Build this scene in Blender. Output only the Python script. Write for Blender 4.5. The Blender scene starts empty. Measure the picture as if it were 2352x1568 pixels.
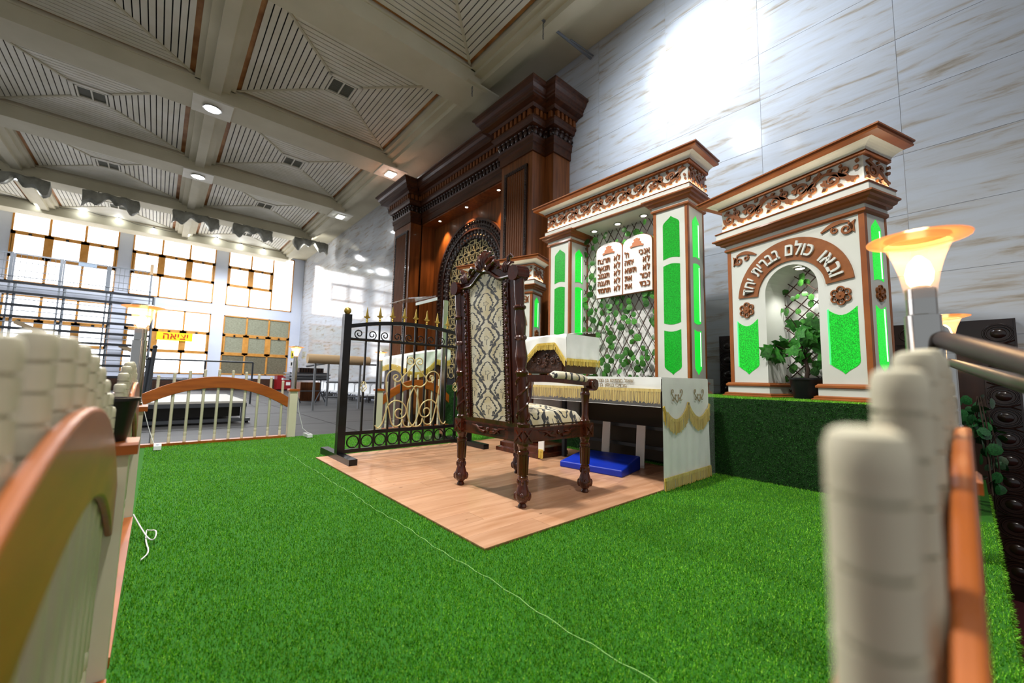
import bpy, bmesh, math, random
import numpy as np
from mathutils import Vector, Matrix, Euler
random.seed(7)
PI = math.pi
sc = bpy.context.scene
COL = sc.collection
R = math.radians

# ------------------------------------------------------------------ camera
# world: X runs along the marble wall (east +), Y towards the marble wall, Z up, metres; turf at z = 0
FPX, YAW, PITCH, ROLL = 921.34, 0.84924, 0.092953, 0.021264
camd = bpy.data.cameras.new('camera')
cam = bpy.data.objects.new('camera', camd)
COL.objects.link(cam)
fw = Vector((-math.sin(YAW)*math.cos(PITCH), math.cos(YAW)*math.cos(PITCH), math.sin(PITCH)))
rt = Vector((math.cos(YAW), math.sin(YAW), 0))
up = rt.cross(fw)
r2 = rt*math.cos(ROLL)+up*math.sin(ROLL)
u2 = -rt*math.sin(ROLL)+up*math.cos(ROLL)
cam.matrix_world = Matrix(((r2.x, u2.x, -fw.x, 0), (r2.y, u2.y, -fw.y, 0), (r2.z, u2.z, -fw.z, 0.75), (0, 0, 0, 1)))
camd.sensor_width = 36
camd.lens = FPX*36/2352
camd.clip_start = 0.02
camd.clip_end = 200
camd.dof.use_dof = True
camd.dof.focus_distance = 2.6
camd.dof.aperture_fstop = 2.2
sc.camera = cam

# ------------------------------------------------------------------ world, exposure, lights
w = bpy.data.worlds.new('world')
sc.world = w
w.use_nodes = True
bg = w.node_tree.nodes['Background']
bg.inputs[0].default_value = (0.86, 0.93, 1.0, 1)
bg.inputs[1].default_value = 0.46
sc.view_settings.view_transform = 'Standard'
sc.view_settings.look = 'None'
sc.view_settings.exposure = 0.0
sc.view_settings.gamma = 1.0
sc.view_settings.use_curve_mapping = False
sc.cycles.max_bounces = 7
sc.cycles.diffuse_bounces = 3
sc.cycles.glossy_bounces = 3
sc.cycles.transmission_bounces = 6
sc.cycles.transparent_max_bounces = 10
sc.cycles.sample_clamp_indirect = 6

def light(kind, name, loc, energy, color=(1, 1, 1), size=0.3, aim=None, spot=None, blend=0.5, shape=None):
    d = bpy.data.lights.new(name, kind)
    d.energy = energy
    d.color = color
    if kind == 'AREA':
        d.size = size
        if shape:
            d.shape = 'RECTANGLE'; d.size_y = shape
    elif kind in ('POINT', 'SPOT'):
        d.shadow_soft_size = size
    if kind == 'SPOT':
        d.spot_size = R(spot or 60); d.spot_blend = blend
    o = bpy.data.objects.new(name, d)
    COL.objects.link(o)
    o.location = loc
    if aim is not None:
        o.rotation_euler = (Vector(aim)-Vector(loc)).to_track_quat('-Z', 'Y').to_euler()
    return o

# hall lamps over the stage and the hall
light('SPOT', 'stage_lamp', (-2.3, 0.44, 6.1), 1400, (1.0, 0.97, 0.92), 0.15, (-2.3, 0.5, 0), 125, 0.55)
light('SPOT', 'stage_lamp', (-6.16, 0.44, 6.1), 950, (1.0, 0.97, 0.92), 0.15, (-6.1, 0.44, 0), 125, 0.55)
light('SPOT', 'stage_lamp', (1.54, 0.44, 6.1), 650, (1.0, 0.97, 0.92), 0.15, (1.4, 0.6, 0), 130, 0.6)
for hx, hy, he in ((-13.83, 0.44, 200), (-17.67, 0.44, 260), (-17.67, -3.39, 260), (-13.83, -3.39, 200), (-9.99, -3.39, 150), (-19.6, 2.3, 170)):
    light('SPOT', 'hall_lamp', (hx, hy, 6.08), he*3.4, (0.93, 0.96, 1.0), 0.15, (hx, hy, 0), 160, 0.5)
# bright projector that washes the top of the marble wall
light('SPOT', 'wall_projector', (-2.35, 3.1, 5.05), 620, (0.80, 0.89, 1.0), 0.04, (-2.0, 5.28, 4.3), 125, 1.0)
light('SPOT', 'wall_projector', (-2.35, 3.1, 5.15), 520, (0.85, 0.92, 1.0), 0.03, (-2.2, 5.28, 5.25), 48, 1.0)

# ------------------------------------------------------------------ materials
def lin(h):
    if isinstance(h, str):
        h = h.lstrip('#')
        c = [int(h[i:i+2], 16)/255 for i in (0, 2, 4)]
    else:
        c = list(h)
    return tuple(x/12.92 if x <= 0.04045 else ((x+0.055)/1.055)**2.4 for x in c)+(1,)

class E:
    """tiny expression builder for math nodes"""
    nt = None
    def __init__(s, sock): s.s = sock
    @staticmethod
    def op(o, *a):
        n = E.nt.nodes.new('ShaderNodeMath'); n.operation = o
        for i, v in enumerate(a):
            if isinstance(v, E): E.nt.links.new(v.s, n.inputs[i])
            else: n.inputs[i].default_value = v
        return E(n.outputs[0])
    def __add__(s, o): return E.op('ADD', s, o)
    __radd__ = __add__
    def __sub__(s, o): return E.op('SUBTRACT', s, o)
    def __rsub__(s, o): return E.op('SUBTRACT', o, s)
    def __mul__(s, o): return E.op('MULTIPLY', s, o)
    __rmul__ = __mul__
    def __truediv__(s, o): return E.op('DIVIDE', s, o)
    def abs(s): return E.op('ABSOLUTE', s)
    def lt(s, o): return E.op('LESS_THAN', s, o)
    def gt(s, o): return E.op('GREATER_THAN', s, o)
    def sin(s): return E.op('SINE', s)
    def cos(s): return E.op('COSINE', s)
    def max(s, o): return E.op('MAXIMUM', s, o)
    def min(s, o): return E.op('MINIMUM', s, o)
    def pow(s, o): return E.op('POWER', s, o)
    def frac(s): return E.op('FRACT', s)
    def sqrt(s): return E.op('SQRT', s)
    def at2(s, o): return E.op('ARCTAN2', s, o)
    def pingpong(s, o): return E.op('PINGPONG', s, o)

MATS = {}
def mat(name, col, rough=0.5, metal=0.0, col2=None, scale=8.0, stretch=(1, 1, 1), bump=0.0, bscale=None, coat=0.0,
        emit=None, estr=0.0, alpha=1.0, trans=0.0, spec=None, contrast=(0.35, 0.65), sheen=0.0, detail=4.0, rnd=0.0, coord='Object', ior=1.45, bstretch=None):
    if name in MATS: return MATS[name]
    m = bpy.data.materials.new(name); m.use_nodes = True
    nt = m.node_tree; b = nt.nodes['Principled BSDF']
    I = b.inputs
    I['Base Color'].default_value = lin(col)
    I['Roughness'].default_value = rough
    I['Metallic'].default_value = metal
    I['Coat Weight'].default_value = coat
    I['Coat Roughness'].default_value = 0.08
    I['Alpha'].default_value = alpha
    I['Transmission Weight'].default_value = trans
    I['IOR'].default_value = ior
    if spec is not None: I['Specular IOR Level'].default_value = spec
    if sheen: I['Sheen Weight'].default_value = sheen
    if emit:
        I['Emission Color'].default_value = lin(emit); I['Emission Strength'].default_value = estr
    if col2 or bump or rnd:
        tc = nt.nodes.new('ShaderNodeTexCoord')
        vec = tc.outputs[coord]
        if rnd:
            oi = nt.nodes.new('ShaderNodeObjectInfo')
            ad = nt.nodes.new('ShaderNodeVectorMath'); ad.operation = 'ADD'
            mu = nt.nodes.new('ShaderNodeMath'); mu.operation = 'MULTIPLY'; mu.inputs[1].default_value = 37.0
            nt.links.new(oi.outputs['Random'], mu.inputs[0])
            nt.links.new(vec, ad.inputs[0]); nt.links.new(mu.outputs[0], ad.inputs[1]); vec = ad.outputs[0]
        mp = nt.nodes.new('ShaderNodeMapping'); mp.inputs['Scale'].default_value = stretch
        nt.links.new(vec, mp.inputs[0])
        nz = nt.nodes.new('ShaderNodeTexNoise'); nz.inputs['Scale'].default_value = scale; nz.inputs['Detail'].default_value = detail
        nt.links.new(mp.outputs[0], nz.inputs['Vector'])
        if col2:
            cr = nt.nodes.new('ShaderNodeValToRGB')
            cr.color_ramp.elements[0].color = lin(col); cr.color_ramp.elements[1].color = lin(col2)
            cr.color_ramp.elements[0].position, cr.color_ramp.elements[1].position = contrast
            nt.links.new(nz.outputs[0], cr.inputs[0])
            out = cr.outputs[0]
            if rnd:
                hs = nt.nodes.new('ShaderNodeHueSaturation')
                mr = nt.nodes.new('ShaderNodeMapRange'); mr.inputs[3].default_value = 1-rnd; mr.inputs[4].default_value = 1+rnd
                nt.links.new(oi.outputs['Random'], mr.inputs[0]); nt.links.new(mr.outputs[0], hs.inputs['Value'])
                nt.links.new(out, hs.inputs['Color']); out = hs.outputs[0]
            nt.links.new(out, I['Base Color'])
        if bump:
            n2 = nz
            if bscale:
                n2 = nt.nodes.new('ShaderNodeTexNoise'); n2.inputs['Scale'].default_value = bscale; n2.inputs['Detail'].default_value = 3
                if bstretch:
                    m3 = nt.nodes.new('ShaderNodeMapping'); m3.inputs['Scale'].default_value = bstretch
                    nt.links.new(vec, m3.inputs[0]); nt.links.new(m3.outputs[0], n2.inputs['Vector'])
                else:
                    nt.links.new(mp.outputs[0], n2.inputs['Vector'])
            bp = nt.nodes.new('ShaderNodeBump'); bp.inputs['Strength'].default_value = bump; bp.inputs['Distance'].default_value = 0.01
            nt.links.new(n2.outputs[0], bp.inputs['Height']); nt.links.new(bp.outputs[0], I['Normal'])
    MATS[name] = m
    return m

M_CREAM = mat('cream_paint', '#d6d0b8', 0.42, col2='#cbc4aa', scale=3)
M_CREAMW = mat('ivory_panel', '#cdcfc8', 0.45, col2='#c3c5bb', scale=2)
M_ORANGE = mat('caramel_wood', '#a85a1c', 0.35, col2='#8f4914', scale=4, stretch=(1, 1, 6), coat=0.08)
M_TRIM = mat('copper_brown_paint', '#93521f', 0.4, col2='#81451a', scale=5, coat=0.15)
M_CARVE = mat('copper_brown_carving', '#8a5226', 0.42, col2='#7a4419', scale=12)
M_ARK = mat('dark_walnut', '#4a2814', 0.4, col2='#331a0c', scale=3.5, stretch=(6, 6, 0.5), coat=0.1, contrast=(0.3, 0.7))
M_ARKL = mat('red_walnut', '#8a5026', 0.4, col2='#653816', scale=3.0, stretch=(6, 6, 0.4), coat=0.1)
M_ARKH = mat('walnut_horizontal', '#512a14', 0.38, col2='#391c0d', scale=3.0, stretch=(0.5, 6, 6), coat=0.12)
M_ARKC = mat('carved_walnut', '#33180f', 0.3, col2='#22100a', scale=14, coat=0.45, bump=0.5, bscale=60)
M_MAHO = mat('mahogany_lacquer', '#54220e', 0.24, col2='#38150a', scale=5, stretch=(3, 3, 0.7), coat=0.4)
M_BLACK = mat('black_iron', '#121214', 0.32, 0.3, coat=0.2)
M_GOLD = mat('gold_paint', '#b59a4a', 0.33, 0.75)
M_GOLDM = mat('matt_gold_paint', '#d2c18a', 0.38, 0.3)
M_STEEL = mat('brushed_steel', '#c4c0ba', 0.16, 1.0)
M_STEELD = mat('dark_steel', '#4d5157', 0.4, 0.6)
M_GREYP = mat('grey_painted_steel', '#7b8087', 0.45, 0.4)
M_BEAM = mat('beam_plaster', '#d2cab0', 0.75, col2='#c2ba9e', scale=1.2, contrast=(0.3, 0.7))
M_SLAT = mat('ceiling_slat_paint', '#e4dfcf', 0.55, col2='#d8d2bc', scale=2.0)
M_DARK = mat('dark_void', '#0b0908', 0.9)
M_WHITEP = mat('white_plaster', '#e2e8f8', 0.75, col2='#d8e0f4', scale=0.8, bump=0.05, bscale=12)
M_WFRAME = mat('window_wood', '#e2a252', 0.45, col2='#d08f3c', scale=4)
M_FLOOR = mat('grey_stage_floor', '#39393a', 0.6, col2='#29292a', scale=1.4, stretch=(4, 0.6, 1), contrast=(0.3, 0.72))
M_CLOTH = mat('white_satin', '#e6e8e4', 0.55, col2='#dadcd8', scale=6, sheen=0.3, bump=0.12, bscale=5)
M_FRINGE = mat('gold_fringe', '#c2a23c', 0.5, 0.1, col2='#dcc56a', scale=60, stretch=(1, 1, 0.1))
M_BLUE = mat('blue_vinyl', '#0b2fae', 0.42, col2='#0a2896', scale=6)
M_PLASTB = mat('black_plastic', '#0e0e10', 0.35)
M_LEAF = mat('ivy_leaf', '#1f4f1a', 0.4, col2='#4c8a34', scale=9, rnd=0.55)
M_LEAFD = mat('plant_leaf', '#1f5a1c', 0.38, col2='#3f8330', scale=6, rnd=0.4)
M_STEM = mat('plant_stem', '#2a1c10', 0.8)
M_LATT = mat('willow_lattice', '#3a241a', 0.7)
M_WHITE = mat('white_board', '#eceae6', 0.5)
M_WHITEPL = mat('white_plastic', '#e4e6e8', 0.35)
M_RED = mat('red_enamel', '#8e1218', 0.35)
M_LAMPG = mat('lamp_glow', '#ffffff', 0.5, emit='#eef6ff', estr=22)
M_SPOTG = mat('downlight_glow', '#ffffff', 0.5, emit='#fff6e6', estr=16)
M_BULB = mat('warm_bulb', '#fff0d0', 0.5, emit='#ffd79a', estr=13)
M_SOAP = mat('acrylic', '#ffffff', 0.04, trans=0.96, ior=1.3, alpha=0.45)

def pane_mat():
    return mat('bright_window_film', '#ffffff', 0.6, emit='#f6f9ff', estr=4.5)

# ------------------------------------------------------------------ mesh building
class MB:
    def __init__(s): s.v = []; s.f = []
    def add(s, vs, fs):
        o = len(s.v); s.v += [tuple(x) for x in vs]; s.f += [tuple(i+o for i in q) for q in fs]; return s
    def box(s, x0, x1, y0, y1, z0, z1):
        return s.add([(x0, y0, z0), (x1, y0, z0), (x1, y1, z0), (x0, y1, z0), (x0, y0, z1), (x1, y0, z1), (x1, y1, z1), (x0, y1, z1)],
                     [(0, 3, 2, 1), (4, 5, 6, 7), (0, 1, 5, 4), (1, 2, 6, 5), (2, 3, 7, 6), (3, 0, 4, 7)])
    def bar(s, a, b, w, h=None, upv=(0, 0, 1)):
        """box bar between two points, width w (sideways) and height h (along up)"""
        a, b = Vector(a), Vector(b); h = h or w
        d = (b-a).normalized(); U = Vector(upv)
        if abs(d.dot(U)) > 0.95: U = Vector((0, 1, 0)) if abs(d.y) < 0.9 else Vector((1, 0, 0))
        sd = d.cross(U).normalized(); uu = sd.cross(d).normalized()
        vs = []
        for p in (a, b):
            for i, j in ((-1, -1), (1, -1), (1, 1), (-1, 1)):
                vs.append(p+sd*i*w/2+uu*j*h/2)
        return s.add(vs, [(3, 2, 1, 0), (4, 5, 6, 7), (0, 1, 5, 4), (1, 2, 6, 5), (2, 3, 7, 6), (3, 0, 4, 7)])
    def tube(s, pts, r, n=8, closed=False, caps=True, flat=1.0):
        pts = [Vector(p) for p in pts]; N = len(pts)
        rs = r if isinstance(r, (list, tuple)) else [r]*N
        rings = []; U = None
        for i, p in enumerate(pts):
            if closed: d = pts[(i+1) % N]-pts[i-1]
            else: d = pts[min(i+1, N-1)]-pts[max(i-1, 0)]
            d = d.normalized() if d.length > 1e-9 else Vector((0, 0, 1))
            if U is None:
                U = Vector((0, 0, 1)) if abs(d.z) < 0.9 else Vector((1, 0, 0))
            U = (U-d*U.dot(d)); U = U.normalized() if U.length > 1e-6 else d.orthogonal().normalized()
            S = d.cross(U)
            rings.append([p+(U*math.cos(2*PI*k/n)*flat+S*math.sin(2*PI*k/n))*rs[i] for k in range(n)])
        o = len(s.v)
        for q in rings: s.v += [tuple(x) for x in q]
        for i in range(N if closed else N-1):
            a, b = o+i*n, o+((i+1) % N)*n
            for k in range(n): s.f.append((a+k, a+(k+1) % n, b+(k+1) % n, b+k))
        if caps and not closed:
            s.f.append(tuple(o+k for k in reversed(range(n)))); s.f.append(tuple(o+(N-1)*n+k for k in range(n)))
        return s
    def lathe(s, prof, n=16, c=(0, 0, 0), cap=True):
        """prof: list of (radius, z)"""
        o = len(s.v)
        for r, z in prof:
            for k in range(n): s.v.append((c[0]+r*math.cos(2*PI*k/n), c[1]+r*math.sin(2*PI*k/n), c[2]+z))
        for i in range(len(prof)-1):
            for k in range(n): s.f.append((o+i*n+k, o+i*n+(k+1) % n, o+(i+1)*n+(k+1) % n, o+(i+1)*n+k))
        if cap:
            s.f.append(tuple(o+k for k in reversed(range(n)))); s.f.append(tuple(o+(len(prof)-1)*n+k for k in range(n)))
        return s
    def poly(s, pts, t, plane='xz', off=0.0):
        """polygon extruded by t. plane xz: extruded from y=off towards -y ; plane yz: towards +x ; plane xy: towards +z"""
        n = len(pts)
        f = {'xz': lambda a, b, c: (a, off-c, b), 'yz': lambda a, b, c: (off+c, a, b), 'xy': lambda a, b, c: (a, b, off+c)}[plane]
        vs = [f(a, b, 0) for a, b in pts]+[f(a, b, t) for a, b in pts]
        ar = sum(pts[i][0]*pts[(i+1) % n][1]-pts[(i+1) % n][0]*pts[i][1] for i in range(n))
        fs = [tuple(range(n)), tuple(range(2*n-1, n-1, -1))]+[(i, n+i, n+(i+1) % n, (i+1) % n) for i in range(n)]
        if ar > 0: fs = [tuple(reversed(q)) for q in fs]
        return s.add(vs, fs)
    def strip(s, left, right, t, off=0.0):
        """flat ribbon in the xz plane (list of left/right points), front at y=off-t"""
        n = len(left); o = len(s.v)
        for y in (off-t, off):
            s.v += [(a, y, b) for a, b in left]; s.v += [(a, y, b) for a, b in right]
        L0, R0, L1, R1 = o, o+n, o+2*n, o+3*n
        for i in range(n-1):
            s.f.append((L0+i, L0+i+1, R0+i+1, R0+i)); s.f.append((L1+i, R1+i, R1+i+1, L1+i+1))
            s.f.append((L0+i, L1+i, L1+i+1, L0+i+1)); s.f.append((R0+i+1, R1+i+1, R1+i, R0+i))
        s.f.append((L0, R0, R1, L1)); s.f.append((L0+n-1, L1+n-1, R1+n-1, R0+n-1))
        return s
    def ball(s, c, r, n=10, m=6, sx=1, sy=1, sz=1):
        o = len(s.v)
        for i in range(1, m):
            a = PI*i/m
            for k in range(n):
                b = 2*PI*k/n
                s.v.append((c[0]+r*sx*math.sin(a)*math.cos(b), c[1]+r*sy*math.sin(a)*math.sin(b), c[2]+r*sz*math.cos(a)))
        s.v.append((c[0], c[1], c[2]+r*sz)); s.v.append((c[0], c[1], c[2]-r*sz))
        T, B = len(s.v)-2, len(s.v)-1
        for i in range(m-2):
            for k in range(n): s.f.append((o+i*n+k, o+(i+1)*n+k, o+(i+1)*n+(k+1) % n, o+i*n+(k+1) % n))
        for k in range(n):
            s.f.append((T, o+k, o+(k+1) % n)); s.f.append((B, o+(m-2)*n+(k+1) % n, o+(m-2)*n+k))
        return s
    def band(s, prof, w, d, close=True, x0=0.0, back=True):
        """moulding profile [(projection, z)...] run round the left, front and right of a block x0..x0+w, y 0..d (front at y=0)"""
        o = len(s.v); n = len(prof)
        for p, z in prof:
            s.v += [(x0-p, d, z), (x0-p, -p, z), (x0+w+p, -p, z), (x0+w+p, d, z)]
        for i in range(n-1):
            for k in range(3):
                a = o+i*4+k; b = o+(i+1)*4+k
                s.f.append((a, a+1, b+1, b))
        if close:
            s.f.append(tuple(o+k for k in (3, 2, 1, 0))); s.f.append(tuple(o+(n-1)*4+k for k in range(4)))
        if back:
            for i in range(n-1): s.f.append((o+i*4+3, o+i*4, o+(i+1)*4, o+(i+1)*4+3))
        return s
    def mesh(s, name, m=None, smooth=False):
        me = bpy.data.meshes.new(name)
        me.from_pydata(s.v, [], s.f)
        me.update()
        if m: me.materials.append(m)
        if smooth:
            me.polygons.foreach_set('use_smooth', [True]*len(me.polygons))
            try: me.set_sharp_from_angle(angle=R(40))
            except Exception: pass
        return me
    def build(s, name, m, parent=None, smooth=False, loc=None, rot=None):
        return link(name, s.mesh(name, m, smooth), parent, loc, rot)

def link(name, data, parent=None, loc=None, rot=None, scale=None):
    o = bpy.data.objects.new(name, data)
    COL.objects.link(o)
    if parent: o.parent = parent
    if loc is not None: o.location = loc
    if rot is not None: o.rotation_euler = rot
    if scale is not None: o.scale = scale
    return o

def tag(o, label=None, cat=None, group=None, kind=None):
    if label: o['label'] = label
    if cat: o['category'] = cat
    if group: o['group'] = group
    if kind: o['kind'] = kind
    return o

def thing(name, label, cat, loc=(0, 0, 0), rz=0.0, group=None):
    o = bpy.data.objects.new(name, None)
    o.empty_display_size = 0.1
    COL.objects.link(o); o.location = loc; o.rotation_euler = (0, 0, rz)
    return tag(o, label, cat, group)

def struct(o, label=None):
    return tag(o, label, None, None, 'structure')

def dup(root, loc=None, rz=None, label=None, group=None):
    def cp(o, p):
        c = o.copy(); COL.objects.link(c); c.parent = p
        for ch in o.children: cp(ch, c)
        return c
    r = cp(root, None)
    if loc is not None: r.location = loc
    if rz is not None: r.rotation_euler = (0, 0, rz)
    if label: r['label'] = label
    if group: r['group'] = group
    return r

def spiral(cx, cz, r0, r1, a0, a1, n=22, w0=0.012, w1=0.005):
    L, Rr = [], []
    for i in range(n+1):
        t = i/n; a = a0+(a1-a0)*t; r = r0+(r1-r0)*t; ww = (w0+(w1-w0)*t)/2
        L.append((cx+(r+ww)*math.cos(a), cz+(r+ww)*math.sin(a))); Rr.append((cx+(r-ww)*math.cos(a), cz+(r-ww)*math.sin(a)))
    return L, Rr

def ribbon(pts, ws):
    """pts in xz, width list -> left,right"""
    L, Rr = [], []; n = len(pts)
    for i in range(n):
        a = pts[max(i-1, 0)]; b = pts[min(i+1, n-1)]
        dx, dz = b[0]-a[0], b[1]-a[1]; l = math.hypot(dx, dz) or 1
        ww = (ws[i] if isinstance(ws, (list, tuple)) else ws)/2
        L.append((pts[i][0]-dz/l*ww, pts[i][1]+dx/l*ww)); Rr.append((pts[i][0]+dz/l*ww, pts[i][1]-dx/l*ww))
    return L, Rr

GLYPH = {}
def glyph(ch, size, depth):
    """one raised letter as a mesh in the xz plane, origin at its lower left; returns mesh, width"""
    k = (ch, size, depth)
    if k in GLYPH: return GLYPH[k]
    c = bpy.data.curves.new('letter', 'FONT'); c.body = ch; c.size = size; c.extrude = depth/2; c.resolution_u = 3; c.offset = size*0.018
    o = bpy.data.objects.new('letter', c); COL.objects.link(o)
    bpy.context.view_layer.update()
    me = bpy.data.meshes.new_from_object(o.evaluated_get(bpy.context.evaluated_depsgraph_get()))
    bpy.data.objects.remove(o); bpy.data.curves.remove(c)
    me.transform(Matrix.Rotation(PI/2, 4, 'X'))
    xs = [v.co.x for v in me.vertices]
    w_ = (max(xs)-min(xs)) if xs else size*0.3
    if xs: me.transform(Matrix.Translation((-min(xs), 0, 0)))
    GLYPH[k] = (me, w_)
    return GLYPH[k]

def hebrew(text, parent, right, base, size, depth, m, y=0.0, gap=0.12, name='letter', sx=1.0):
    """letters set right to left from x=right"""
    x = right
    for ch in text:
        if ch == ' ': x -= size*0.34*sx; continue
        me, ww = glyph(ch, size, depth)
        if not me.materials: me.materials.append(m)
        elif me.materials[0] != m:
            me = me.copy(); me.materials[0] = m
        x -= ww*sx
        link(name, me, parent, (x, y, base), None, (sx, 1, 1))
        x -= size*gap
    return x

# ================================================================== SETTING
WY, WX, CZ = 5.28, -22.3, 6.58          # marble wall plane, window wall plane, ceiling height
EAST = 0.05                             # east edge of the stage
LOW = -0.9                              # lower floor east of the stage

def np_mesh(name, verts, faces, m, smooth=False):
    me = bpy.data.meshes.new(name)
    nv, nf, k = len(verts), len(faces), faces.shape[1]
    me.vertices.add(nv); me.vertices.foreach_set('co', verts.astype(np.float32).ravel())
    me.loops.add(nf*k); me.loops.foreach_set('vertex_index', faces.astype(np.int32).ravel())
    me.polygons.add(nf); me.polygons.foreach_set('loop_start', np.arange(0, nf*k, k, dtype=np.int32))
    me.update(calc_edges=True); me.validate()
    if m: me.materials.append(m)
    return me

# ---- floor
b = MB().box(WX-0.2, -5.5, -14, WY+0.1, -0.25, -0.03)
floor = struct(b.build('floor', M_FLOOR), 'worn grey stage floor of the hall beyond the turf')
for yy in (-2.6, 0.0, 2.2, 4.4):
    MB().box(WX, -5.6, yy-0.008, yy+0.008, -0.031, -0.0285).build('joint', M_DARK, floor)
for xx in (-7.0, -9.2, -11.4, -13.6, -15.8, -18.0):
    MB().box(xx-0.008, xx+0.008, -13, WY, -0.031, -0.0287).build('joint', M_DARK, floor)
M_REDC = mat('dark_red_carpet', '#4a1014', 0.9)
struct(MB().box(EAST-6, 6, -8, WY+0.1, LOW-0.1, LOW).build('floor', M_REDC), 'dark red lower floor beside the stage')
struct(MB().box(-5.5, EAST-0.02, -0.16, WY-0.02, LOW, -0.012).build('floor', mat('stage_deck', '#2a2620', 0.8)), 'raised stage deck under the turf')

# ---- turf
def turf_mat(nm='turf_blades', lo='#2b7205', md='#5aaa1a', hi='#a8d856'):
    m = bpy.data.materials.new(nm); m.use_nodes = True
    nt = m.node_tree; b = nt.nodes['Principled BSDF']
    tc = nt.nodes.new('ShaderNodeTexCoord')
    n1 = nt.nodes.new('ShaderNodeTexNoise'); n1.inputs['Scale'].default_value = 220; n1.inputs['Detail'].default_value = 1
    n2 = nt.nodes.new('ShaderNodeTexNoise'); n2.inputs['Scale'].default_value = 2.2; n2.inputs['Detail'].default_value = 4
    nt.links.new(tc.outputs['Object'], n1.inputs['Vector']); nt.links.new(tc.outputs['Object'], n2.inputs['Vector'])
    cr = nt.nodes.new('ShaderNodeValToRGB')
    e = cr.color_ramp.elements
    e[0].position, e[0].color = 0.32, lin(lo)
    e[1].position, e[1].color = 0.72, lin(hi)
    k = e.new(0.5); k.color = lin(md)
    nt.links.new(n1.outputs[0], cr.inputs[0])
    hs = nt.nodes.new('ShaderNodeHueSaturation')
    mr = nt.nodes.new('ShaderNodeMapRange'); mr.inputs[1].default_value = 0.3; mr.inputs[2].default_value = 0.7; mr.inputs[3].default_value = 0.85; mr.inputs[4].default_value = 1.12
    nt.links.new(n2.outputs[0], mr.inputs[0]); nt.links.new(mr.outputs[0], hs.inputs['Value']); nt.links.new(cr.outputs[0], hs.inputs['Color'])
    nt.links.new(hs.outputs[0], b.inputs['Base Color'])
    b.inputs['Roughness'].default_value = 0.55
    b.inputs['Specular IOR Level'].default_value = 0.15
    return m
M_TURF = turf_mat()
M_TURFD = turf_mat('shaded_turf_blades', '#0f3a0a', '#1c5414', '#4c8a3c')  # turf colour darkened to stand for shade on the upright podium front
M_TURFB = mat('turf_backing', '#2f7a0c', 0.9, col2='#256008', scale=160, bump=0.8, bscale=240)
rng = np.random.default_rng(3)
def blades(P, N, hmin, hmax, wd, lean=0.6):
    """P base points (n,3), N unit normal"""
    n = len(P); N = np.array(N, float)
    A = np.array([1.0, 0, 0]) if abs(N[0]) < 0.9 else np.array([0, 1.0, 0])
    T1 = np.cross(N, A); T1 /= np.linalg.norm(T1); T2 = np.cross(N, T1)
    a = rng.uniform(0, 2*PI, n); b_ = rng.uniform(0, 2*PI, n)
    h = rng.uniform(hmin, hmax, n)[:, None]
    side = (np.cos(a)[:, None]*T1+np.sin(a)[:, None]*T2)*wd/2
    ln = (np.cos(b_)[:, None]*T1+np.sin(b_)[:, None]*T2)*h*rng.uniform(0.1, lean, n)[:, None]
    V = np.stack([P-side, P+side, P+N*h+ln], axis=1).reshape(-1, 3)
    F = np.arange(3*n).reshape(-1, 3)
    return V, F
turf = struct(MB().box(-5.47, EAST, -0.12, WY-0.03, -0.012, 0.0).build('floor_turf', M_TURFB), 'bright green artificial grass covering the stage')
PX0, PX1, PY0, PY1 = -3.925, -1.435, 1.13, 3.42
def turf_points(n, x0, x1, y0, y1):
    p = np.stack([rng.uniform(x0, x1, n), rng.uniform(y0, y1, n), np.zeros(n)], 1)
    k = ~((p[:, 0] > PX0) & (p[:, 0] < PX1) & (p[:, 1] > PY0) & (p[:, 1] < PY1))
    seam = np.abs(p[:, 1]-0.985-0.006*np.sin(p[:, 0]*9)) < 0.0035
    return p[k & ~seam]
pts = turf_points(1000000, -5.42, EAST, -0.03, 3.56)
rr_ = np.hypot(pts[:, 0], pts[:, 1])
pts = pts[rng.uniform(0, 1, len(pts)) < np.clip(1.1/(rr_+0.25), 0.2, 0.95)]
V1, F1 = blades(pts, (0, 0, 1), 0.006, 0.016, 0.0035)
o = link('grass_pile', np_mesh('grass_pile', V1, F1, M_TURF), turf)
o['kind'] = 'stuff'
# white thread along the seam of two turf rolls
b = MB()
for i in range(90):
    x = -4.4+i*0.0435
    if x > -0.5: break
    b.bar((x, 0.985+0.006*math.sin(x*9), 0.005+0.004*math.sin(x*40)), (x+0.044, 0.985+0.006*math.sin((x+0.0435)*9), 0.005+0.004*math.sin((x+0.0435)*40)), 0.0022, 0.0015)
b.build('seam_thread', mat('seam_thread', '#8cbc68', 0.8), turf)
# turf skirt hanging over the east side of the stage
V2, F2 = blades(np.stack([np.full(40000, EAST), rng.uniform(-0.1, 4.6, 40000), rng.uniform(-0.85, 0.0, 40000)], 1), (1, 0, 0), 0.008, 0.02, 0.004, 1.2)
o = link('turf_skirt', np_mesh('turf_skirt', V2, F2, M_TURF), turf); o['kind'] = 'stuff'
MB().box(EAST-0.02, EAST, -0.1, WY-0.1, LOW, -0.001).build('skirt_backing', M_TURFB, turf)

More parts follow.
